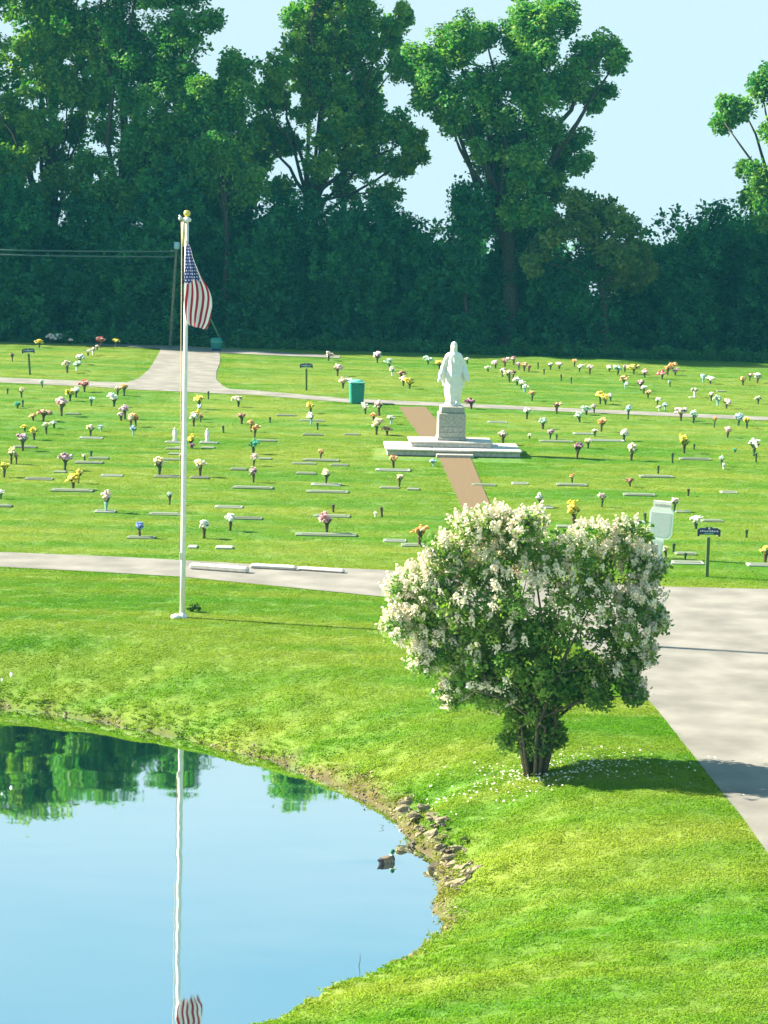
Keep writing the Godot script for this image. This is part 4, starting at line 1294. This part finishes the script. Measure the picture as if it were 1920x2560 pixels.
func make_bouquets() -> void:
	var rng := RandomNumberGenerator.new()
	rng.seed = 77
	var P := {
		"white": [Color(0.78, 0.78, 0.74), Color(0.70, 0.72, 0.66), Color(0.80, 0.76, 0.66)],
		"cream": [Color(0.78, 0.70, 0.45), Color(0.76, 0.72, 0.60), Color(0.72, 0.52, 0.30)],
		"yellow": [Color(0.80, 0.66, 0.05), Color(0.80, 0.70, 0.20), Color(0.75, 0.52, 0.04)],
		"pink": [Color(0.72, 0.30, 0.36), Color(0.74, 0.48, 0.48), Color(0.74, 0.62, 0.58)],
		"pale pink": [Color(0.78, 0.60, 0.58), Color(0.76, 0.70, 0.66), Color(0.70, 0.44, 0.44)],
		"red": [Color(0.52, 0.05, 0.08), Color(0.60, 0.16, 0.18), Color(0.70, 0.40, 0.38)],
		"orange": [Color(0.72, 0.26, 0.06), Color(0.76, 0.42, 0.16), Color(0.74, 0.56, 0.34)],
		"mauve": [Color(0.42, 0.24, 0.34), Color(0.55, 0.38, 0.44), Color(0.68, 0.58, 0.58)],
		"brown": [Color(0.22, 0.10, 0.07), Color(0.40, 0.22, 0.14), Color(0.58, 0.40, 0.28)],
		"blue": [Color(0.12, 0.24, 0.62), Color(0.26, 0.36, 0.68), Color(0.20, 0.22, 0.50)],
		"pale blue": [Color(0.42, 0.62, 0.72), Color(0.62, 0.72, 0.76), Color(0.36, 0.50, 0.64)],
		"mint": [Color(0.44, 0.66, 0.52), Color(0.62, 0.74, 0.66), Color(0.34, 0.52, 0.40)],
		"teal": [Color(0.05, 0.36, 0.22), Color(0.10, 0.44, 0.30), Color(0.04, 0.26, 0.16)],
		"purple": [Color(0.16, 0.03, 0.12), Color(0.26, 0.08, 0.20), Color(0.62, 0.44, 0.46)],
	}
	# x, y of the foot, height, width (photograph pixels), flowers, vase: 0 bronze 1 green 2 white 3 blue; "" is an empty vase
	var L := [[16, 847, 20, 24, "cream", 0], [74, 849, 22, 24, "pale blue", 0], [86, 851, 14, 12, "mauve", 1], [98, 869, 20, 25, "yellow", 1], [125, 859, 22, 26, "pale pink", 0], [149, 857, 22, 26, "white", 1], [176, 863, 18, 14, "pale pink", 1], [251, 869, 27, 27, "red", 0], [243, 875, 14, 12, "pale pink", 0], [290, 867, 22, 22, "yellow", 0], [31, 904, 24, 11, "brown", 0], [168, 932, 32, 26, "cream", 0], [200, 912, 28, 28, "white", 2], [192, 926, 22, 20, "mint", 2], [220, 890, 16, 15, "white", 1], [232, 888, 20, 15, "pale pink", 2], [106, 969, 22, 12, "mint", 0], [19, 985, 14, 0, "", 1], [54, 994, 26, 17, "cream", 1], [211, 980, 28, 25, "red", 1], [190, 994, 27, 20, "white", 1], [175, 1003, 30, 22, "yellow", 1], [310, 990, 34, 22, "orange", 1], [294, 988, 24, 18, "cream", 1], [285, 1017, 32, 27, "white", 1], [154, 1040, 48, 32, "pink", 0], [228, 1015, 24, 16, "mint", 1], [44, 1021, 16, 18, "teal", 1], [57, 1018, 18, 10, "", 1], [312, 1048, 40, 25, "mauve", 0], [303, 1052, 24, 22, "mauve", 0], [327, 1068, 32, 18, "cream", 0], [340, 1066, 32, 18, "orange", 0], [333, 1089, 26, 17, "pale blue", 3], [108, 1053, 30, 38, "brown", 0], [83, 1052, 18, 20, "orange", 0], [116, 1085, 32, 20, "cream", 0], [135, 1071, 20, 18, "white", 1], [226, 1091, 32, 20, "cream", 0], [253, 1078, 16, 14, "pale blue", 3], [62, 1079, 20, 20, "yellow", 1], [85, 1100, 36, 26, "yellow", 0], [57, 1127, 48, 30, "mauve", 0], [28, 1160, 42, 20, "cream", 0], [41, 1160, 32, 12, "brown", 0], [10, 1193, 42, 25, "yellow", 0], [162, 1176, 48, 32, "mauve", 1], [212, 1156, 24, 13, "cream", 0], [227, 1145, 18, 10, "", 1], [498, 1023, 36, 25, "yellow", 1], [521, 998, 20, 0, "", 1], [496, 1029, 18, 14, "pale blue", 3], [492, 1048, 24, 18, "yellow", 1], [484, 1066, 36, 22, "white", 0], [501, 1056, 22, 14, "brown", 0], [596, 1017, 28, 28, "cream", 1], [604, 1060, 32, 24, "brown", 0], [628, 1080, 32, 16, "orange", 0], [636, 1094, 34, 20, "orange", 0], [633, 1135, 36, 28, "teal", 1], [478, 1121, 34, 20, "yellow", 0], [481, 1122, 14, 16, "purple", 0], [559, 1082, 18, 0, "", 1], [398, 1190, 48, 30, "cream", 1], [457, 1174, 22, 0, "", 0], [453, 1150, 18, 12, "pale pink", 0], [500, 1192, 46, 28, "cream", 0], [634, 1164, 32, 20, "pale pink", 1], [634, 1206, 38, 22, "mauve", 0], [183, 1223, 44, 36, "yellow", 0], [196, 1208, 36, 20, "yellow", 0], [265, 1281, 58, 27, "pale pink", 3], [424, 1262, 36, 17, "mint", 0], [2, 1247, 24, 16, "white", 1], [349, 1345, 42, 24, "blue", 0], [510, 1346, 54, 31, "white", 0], [575, 1327, 52, 29, "white", 0], [821, 902, 22, 24, "pale pink", 0], [844, 940, 32, 24, "pale pink", 0], [857, 971, 28, 25, "pale pink", 1], [874, 961, 16, 18, "white", 1], [943, 907, 26, 28, "pink", 0], [974, 919, 22, 20, "mint", 1], [981, 940, 22, 16, "white", 2], [1003, 948, 20, 24, "brown", 0], [1008, 965, 24, 24, "pale pink", 1], [1024, 972, 26, 26, "yellow", 1], [1070, 911, 18, 24, "mint", 1], [1098, 923, 24, 24, "yellow", 1], [1168, 909, 16, 16, "white", 1], [1178, 1023, 26, 25, "purple", 0], [777, 1033, 27, 20, "yellow", 0], [778, 1062, 32, 18, "white", 3], [914, 1035, 28, 20, "white", 0], [948, 1040, 42, 22, "pale pink", 0], [934, 1052, 20, 22, "orange", 1], [941, 1087, 46, 30, "cream", 0], [978, 1060, 20, 18, "white", 3], [968, 1087, 22, 24, "brown", 0], [801, 1150, 32, 16, "orange", 0], [984, 1172, 38, 23, "orange", 0], [815, 1212, 42, 21, "cream", 0], [998, 1218, 36, 20, "cream", 0], [817, 1336, 54, 32, "pink", 0], [1048, 1368, 60, 34, "orange", 0], [833, 1281, 20, 0, "", 0], [955, 1291, 24, 0, "", 0], [939, 1292, 14, 10, "white", 2], [1257, 1112, 40, 26, "pale pink", 0], [1084, 1166, 18, 18, "pale blue", 3], [794, 1075, 18, 0, "", 1], [675, 1057, 14, 0, "", 1], [1239, 921, 20, 20, "pale pink", 0], [1220, 930, 16, 15, "white", 1], [1262, 917, 22, 18, "pink", 0], [1284, 912, 24, 18, "pink", 0], [1297, 925, 22, 14, "mauve", 1], [1310, 928, 24, 20, "orange", 0], [1322, 930, 18, 14, "brown", 0], [1256, 942, 22, 20, "pale pink", 1], [1274, 956, 34, 22, "cream", 0], [1283, 950, 28, 14, "brown", 0], [1293, 963, 22, 24, "white", 1], [1303, 972, 20, 14, "white", 1], [1312, 980, 18, 18, "white", 3], [1330, 1002, 28, 17, "orange", 1], [1376, 925, 20, 16, "white", 1], [1398, 923, 18, 20, "pale pink", 1], [1403, 952, 16, 0, "", 0], [1428, 959, 16, 0, "", 1], [1436, 917, 22, 14, "orange", 1], [1448, 930, 20, 16, "white", 1], [1474, 936, 26, 20, "pale pink", 0], [1345, 922, 16, 0, "", 1], [1360, 936, 14, 0, "", 1], [1523, 929, 14, 15, "white", 1], [1544, 938, 24, 22, "mint", 1], [1562, 930, 18, 16, "pale pink", 1], [1584, 936, 26, 34, "yellow", 1], [1560, 963, 26, 22, "orange", 1], [1563, 972, 16, 12, "pale blue", 3], [1612, 944, 20, 17, "pink", 1], [1602, 976, 26, 18, "purple", 0], [1609, 984, 22, 20, "white", 1], [1620, 996, 20, 16, "orange", 1], [1500, 1010, 34, 26, "yellow", 1], [1514, 1012, 26, 20, "yellow", 1], [1527, 1004, 22, 15, "white", 1], [1655, 948, 24, 22, "red", 0], [1669, 938, 26, 20, "orange", 0], [1681, 926, 22, 24, "orange", 1], [1688, 938, 18, 16, "mauve", 1], [1675, 967, 18, 10, "mint", 1], [1737, 994, 28, 22, "cream", 2], [1758, 956, 20, 16, "pale blue", 3], [1776, 960, 20, 20, "white", 0], [1778, 1002, 24, 15, "cream", 1], [1794, 1013, 24, 20, "mint", 3], [1816, 1021, 26, 20, "pale pink", 0], [1857, 963, 22, 20, "orange", 1], [1874, 952, 20, 13, "pink", 1], [1893, 958, 26, 20, "white", 0], [1895, 1010, 22, 18, "cream", 1], [1317, 1048, 32, 20, "white", 1], [1392, 1035, 32, 20, "brown", 0], [1449, 1056, 28, 22, "mint", 1], [1466, 1037, 24, 26, "mint", 1], [1485, 1033, 26, 16, "pale pink", 1], [1570, 1048, 42, 16, "pale blue", 1], [1643, 1013, 22, 14, "white", 1], [1648, 1027, 14, 14, "white", 2], [1662, 1025, 18, 14, "pale blue", 3], [1702, 1052, 36, 29, "pale pink", 0], [1733, 1058, 32, 20, "mint", 1], [1785, 1069, 32, 11, "orange", 1], [1846, 1064, 30, 20, "pale blue", 1], [1867, 1071, 30, 20, "yellow", 1], [1357, 1073, 28, 24, "mint", 0], [1503, 1079, 34, 20, "orange", 0], [1487, 1091, 20, 18, "pale pink", 1], [1375, 1098, 28, 18, "mauve", 1], [1391, 1100, 14, 10, "", 1], [1324, 1097, 14, 13, "white", 1], [1559, 1102, 30, 25, "white", 1], [1470, 1121, 28, 20, "cream", 1], [1442, 1148, 44, 23, "purple", 0], [1578, 1152, 46, 28, "cream", 0], [1710, 1133, 44, 28, "yellow", 0], [1818, 1094, 28, 22, "pink", 0], [1885, 1140, 44, 26, "white", 1], [1890, 1156, 24, 0, "", 1], [1681, 1158, 26, 0, "", 1], [1804, 1166, 30, 14, "mint", 1], [1809, 1173, 14, 11, "white", 2], [1735, 1124, 14, 0, "", 1], [1837, 1132, 12, 12, "teal", 1], [1430, 1209, 26, 14, "orange", 1], [1575, 1217, 22, 19, "brown", 0], [1645, 1184, 20, 0, "", 1], [1349, 1268, 36, 20, "white", 1], [1504, 1268, 40, 20, "pale pink", 1], [1436, 1318, 66, 34, "yellow", 0], [1685, 1279, 40, 22, "pale pink", 1], [1740, 1322, 34, 30, "white", 1], [1720, 1240, 18, 0, "", 0], [1866, 1344, 20, 0, "", 1], [1683, 1380, 22, 0, "", 1], [1665, 1394, 30, 18, "cream", 0], [1912, 1411, 52, 32, "yellow", 0], [1612, 1306, 24, 0, "", 1], [1712, 1398, 16, 0, "", 1]]
	for v in L:
		var at := on_ground(v[0], v[1])
		var s := -at.z / FOCAL
		var h: float = v[2] * s
		var w: float = v[3] * s
		var full: bool = v[4] != ""
		var vase_name := ["bronze", "green", "white", "pale blue"][v[5]] as String
		var size := "large " if w > 0.34 else ("small " if w < 0.2 else "")
		var where := place_words(at)
		var label := ("%s%s bouquet in %s vase %s" % [size, v[4], vase_name, where]) if full else ("empty %s grave vase %s" % [vase_name, where])
		var o := thing("flower_vase" if full else "empty_vase", label, "flower vase" if full else "vase", at, rng.randf() * TAU, "vases: " + label)
		o.rotation.z = rng.randf_range(-0.12, 0.12)
		var vh := h * (rng.randf_range(0.40, 0.55) if full else 1.0)
		var r := clampf(w * 0.18, 0.035, 0.06) if full else 0.045
		mesh_node("vase", lathe([[0.0, -0.02], [r * 0.72, -0.02], [r * 0.7, vh * 0.1], [r * 0.62, vh * 0.3], [r * 0.95, vh * 0.92], [r * 1.1, vh], [r * 0.8, vh], [r * 0.7, vh * 0.93], [0.0, vh * 0.9]], 10), M.vases[v[5]], o)
		if full:
			var bh := h * 0.62
			var st := surf()
			for k in 9:
				var a := TAU * k / 9.0 + rng.randf()
				var dir := Vector3(cos(a), rng.randf_range(0.1, 0.9), sin(a)).normalized()
				var tip := dir * w * rng.randf_range(0.40, 0.60) + Vector3(0, 0, 0)
				var side := Vector3(-sin(a), 0, cos(a)) * w * 0.09
				tri(st, Vector3(0, -bh * 0.45, 0), tip * 0.6 + side, tip)
				tri(st, Vector3(0, -bh * 0.45, 0), tip, tip * 0.6 - side)
			mesh_node("leaves", done(st), M.green_vase, o).position.y = h - bh * 0.62
			mesh_node("flowers", bouquet_mesh(P[v[4]], w, bh, rng), M.petal, o).position.y = h - bh * 0.5
	# two small white figures on markers
	for v in [[436, 1106, 32, "small white angel figure standing on a pale marker behind the flagpole"], [517, 1108, 32, "small white praying figure standing on a pale marker"]]:
		var at := on_ground(v[0], v[1])
		var s := -at.z / FOCAL
		var h: float = v[2] * s
		var o := thing("grave_figure", v[3], "figurine", at + Vector3(0, 0.06, -0.12))
		var B := [[Vector3(0, 0.04, 0), Vector3(0, 0.45, 0), 0.15, 0.10], [Vector3(0, 0.45, 0), Vector3(0, 0.68, 0), 0.10, 0.09], [Vector3(0, 0.70, 0), Vector3(0, 0.80, 0), 0.04, 0.05], [Vector3(0, 0.88, 0.01), Vector3(0, 0.91, 0), 0.075, 0.075], [Vector3(-0.11, 0.66, 0), Vector3(-0.02, 0.52, 0.12), 0.04, 0.035], [Vector3(0.11, 0.66, 0), Vector3(0.02, 0.52, 0.12), 0.04, 0.035]]
		var fg := mesh_node("robed_figure", net(B, Vector3(-0.26, -0.16, -0.24), Vector3(0.26, 1.06, 0.26), 0.03, 0.05), M.marble, o)
		fg.scale = Vector3.ONE * h
		for e in [-1.0, 1.0]:
			var wing := mesh_node("wing", plate([[0, 0.35], [e * 0.16, 0.25], [e * 0.22, 0.55], [e * 0.15, 0.86], [e * 0.03, 0.70]], 0.03), M.marble, o)
			wing.scale = Vector3.ONE * h
			wing.position.z = -0.10 * h
		mesh_node("base", box_mesh(Vector3(0.36, 0.10, 0.30) * h, 0.01, 1.0, Vector3(0, -0.02 * h, 0)), M.marble, o)

# ---------------------------------------------------------------- the shore
func make_shore() -> void:
	var rng := RandomNumberGenerator.new()
	rng.seed = 900
	var shapes: Array = []
	for k in 9:
		var st := surf()
		add_blob(st, Vector3.ZERO, Vector3(rng.randf_range(0.9, 1.3), rng.randf_range(0.40, 0.62), rng.randf_range(0.55, 0.9)), rng, 0.34, 6, 5)
		shapes.append(done(st))
	# x, y, half width px, dark
	var rocks := [[1088, 2168, 22, 1], [1062, 2172, 13, 1], [1030, 2092, 14, 1], [1042, 2112, 18, 1], [1052, 2118, 14, 0], [1068, 2128, 10, 0]]
	for k in 165:
		var t := rng.randf()
		var y := lerpf(1968.0, 2236.0, pow(t, 0.9))
		var edge := 0.0
		var pts := [[868, 1968], [949, 2008], [999, 2047], [1018, 2093], [1057, 2124], [1091, 2151], [1110, 2189], [1112, 2240]]
		for q in pts.size() - 1:
			if y >= pts[q][1] and y <= pts[q + 1][1]:
				edge = lerpf(pts[q][0], pts[q + 1][0], (y - pts[q][1]) / (pts[q + 1][1] - pts[q][1]))
		if edge == 0.0:
			continue
		var wide := 150.0 * (1.0 - absf(t - 0.45) * 1.1)
		rocks.append([edge + 8.0 + rng.randf() * wide * rng.randf_range(0.4, 1.0), y - rng.randf() * 14.0, lerpf(6.0, 24.0, pow(rng.randf(), 2.0)), 1 if rng.randf() < 0.15 else 0])
	for r in rocks:
		var p := land(r[0], r[1])
		var d := lookup(grid_d, p.x, p.z, 50.0)
		if d < 0.0:
			p = on_ground(r[0], r[1], WATER_Y)
			d = lookup(grid_d, p.x, p.z, 50.0)
			if d < -0.06:
				continue
		var size: float = r[2] * -p.z / FOCAL
		var dark: bool = r[3] == 1
		var wet := d < 0.12
		var label := "%s %s rock %s" % [("large" if size > 0.075 else ("small" if size < 0.05 else "fist-sized")), ("dark wet" if dark else "pale tan"), ("lying at the waterline of the pond" if wet else "on the bare bank above the pond")]
		var o := thing("shore_rock", label, "rock", p, 0.0, "rocks: " + label)
		var m := mesh_node("stone", shapes[rng.randi() % shapes.size()], M.dark_rock if dark else M.rock, o)
		m.scale = Vector3(size, size * rng.randf_range(0.7, 1.0), size * 0.9)
		m.rotation = Vector3(rng.randf_range(-0.4, 0.4), rng.randf_range(0.2, 1.2), rng.randf_range(-0.4, 0.4))
		m.position.y = size * 0.02
	# pebbles, clods and dead grass along the waterline
	var places: Array = []
	var tints: Array = []
	var straw: Array = []
	var straw_tints: Array = []
	var tries := 0
	while tries < 26000:
		tries += 1
		var x := rng.randf_range(-8.5, 1.6)
		var z := rng.randf_range(-43.5, -25.5)
		var dd := lookup(grid_d, x, z, 50.0)
		if dd < -0.06 or dd > 1.2 or rng.randf() > soil(x, z) + (0.4 if dd < 0.1 else 0.0):
			continue
		var s := rng.randf_range(0.012, 0.04)
		if rng.randf() < 0.72:
			places.append(Transform3D(Basis.from_euler(Vector3(rng.randf(), rng.randf() * TAU, rng.randf())).scaled(Vector3(s, s * 0.6, s)), Vector3(x, ground_at(x, z) + s * 0.2, z)))
			tints.append(Color(0.09, 0.075, 0.04).lerp(Color(0.36, 0.31, 0.20), pow(rng.randf(), 1.6)))
		else:
			straw.append(Transform3D(Basis.from_euler(Vector3(rng.randf_range(-0.5, 0.5), rng.randf() * TAU, rng.randf_range(-0.5, 0.5))).scaled(Vector3.ONE * rng.randf_range(0.8, 2.0)), Vector3(x, ground_at(x, z), z)))
			straw_tints.append(Color(0.14, 0.16, 0.03).lerp(Color(0.36, 0.29, 0.12), rng.randf()))
	print("pebbles ", places.size(), " straw ", straw.size())
	var g := scatter("shore_gravel", shapes[0], M.petal, places, tints)
	g.set_meta("label", "pebbles and clods of earth along the pond waterline")
	g.set_meta("category", "gravel")
	var dg := scatter("dead_grass", grass_patch(0.10, 14, 63), M.grass, straw, straw_tints)
	dg.set_meta("label", "dry straw-coloured grass on the bare pond bank")
	dg.set_meta("category", "grass")
	for v in [[28, 1692, 10, "white rounded stone on the grassy pond bank"], [5, 1705, 7, "small cream stone beside the white one on the pond bank"]]:
		var p := land(v[0], v[1])
		var o := thing("bank_stone", v[3], "rock", p)
		var m := mesh_node("stone", shapes[2], M.marble, o)
		m.scale = Vector3(0.5, 0.9, 0.5) * v[2] * -p.z / FOCAL
		m.position.y = 0.04
	# twigs standing out of the water
	var a := on_ground(955, 2070, WATER_Y)
	var t1 := thing("water_twig", "thin bent twig poking out of the pond beyond the duck", "twig", a)
	mesh_node("twig", tube_mesh([Vector3(-0.05, -0.05, -0.03), Vector3(0.0, 0.01, 0.0), Vector3(0.03, 0.035, 0)], [0.004, 0.004, 0.002], 5), M.bark, t1)
	mesh_node("side_twig", tube_mesh([Vector3(-0.05, 0.055, 0), Vector3(0.03, 0.035, 0)], [0.002, 0.003], 5), M.bark, t1)
	var b := on_ground(897, 2415, WATER_Y)
	var t2 := thing("water_twig", "upright curved reed stalk in the pond near the grassy shore", "twig", b)
	mesh_node("twig", tube_mesh([Vector3(-0.012, -0.1, 0), Vector3(0.0, 0.0, 0), Vector3(0.014, 0.07, 0), Vector3(0.012, 0.15, 0)], [0.005, 0.005, 0.004, 0.002], 5), M.bark, t2)

func duck_paint(p: Vector3) -> Color:
	if p.y > 0.135 and p.x > 0.07:
		return Color(0.55, 0.55, 0.50) if p.y < 0.155 else Color(0.015, 0.12, 0.09)
	if p.x > 0.085:
		return Color(0.07, 0.045, 0.035)
	if p.x < -0.13:
		return Color(0.03, 0.03, 0.04)
	var f := 0.5 + 0.5 * sin(p.x * 90.0 + p.y * 60.0)
	return Color(0.13, 0.095, 0.065).lerp(Color(0.34, 0.29, 0.22), f * clampf(1.2 - p.y * 9.0, 0.15, 1.0))
func make_duck() -> void:
	var at := on_ground(967, 2156, WATER_Y)
	var o := thing("duck", "green-headed duck swimming on the pond near the rocks", "duck", at, 0.75)
	var B := [[Vector3(-0.11, 0.055, 0), Vector3(0.06, 0.05, 0), 0.065, 0.085], [Vector3(0.06, 0.05, 0), Vector3(0.10, 0.06, 0), 0.085, 0.07], [Vector3(-0.13, 0.06, 0), Vector3(-0.22, 0.10, 0), 0.045, 0.012], [Vector3(0.11, 0.09, 0), Vector3(0.125, 0.18, 0), 0.038, 0.030], [Vector3(0.125, 0.20, 0), Vector3(0.145, 0.20, 0), 0.038, 0.033], [Vector3(-0.02, 0.09, 0.05), Vector3(-0.16, 0.10, 0.03), 0.035, 0.012], [Vector3(-0.02, 0.09, -0.05), Vector3(-0.16, 0.10, -0.03), 0.035, 0.012]]
	var body := mesh_node("body", net(B, Vector3(-0.26, -0.06, -0.12), Vector3(0.22, 0.26, 0.12), 0.012, 0.03, 1.0, 0.0, true), M.petal, o)
	body.position.y = -0.02
	o.scale = Vector3.ONE * 0.78
	mesh_node("bill", plate([[0.165, 0.195], [0.225, 0.172], [0.228, 0.166], [0.165, 0.172]], 0.03), mat(lin(0.45, 0.36, 0.05), 0.5), o).position.y = -0.02
	for e in [-1.0, 1.0]:
		mesh_node("eye", lathe([[0.0, -0.006], [0.006, 0.0], [0.0, 0.006]], 6), M.navy, o).position = Vector3(0.155, 0.19, e * 0.030)
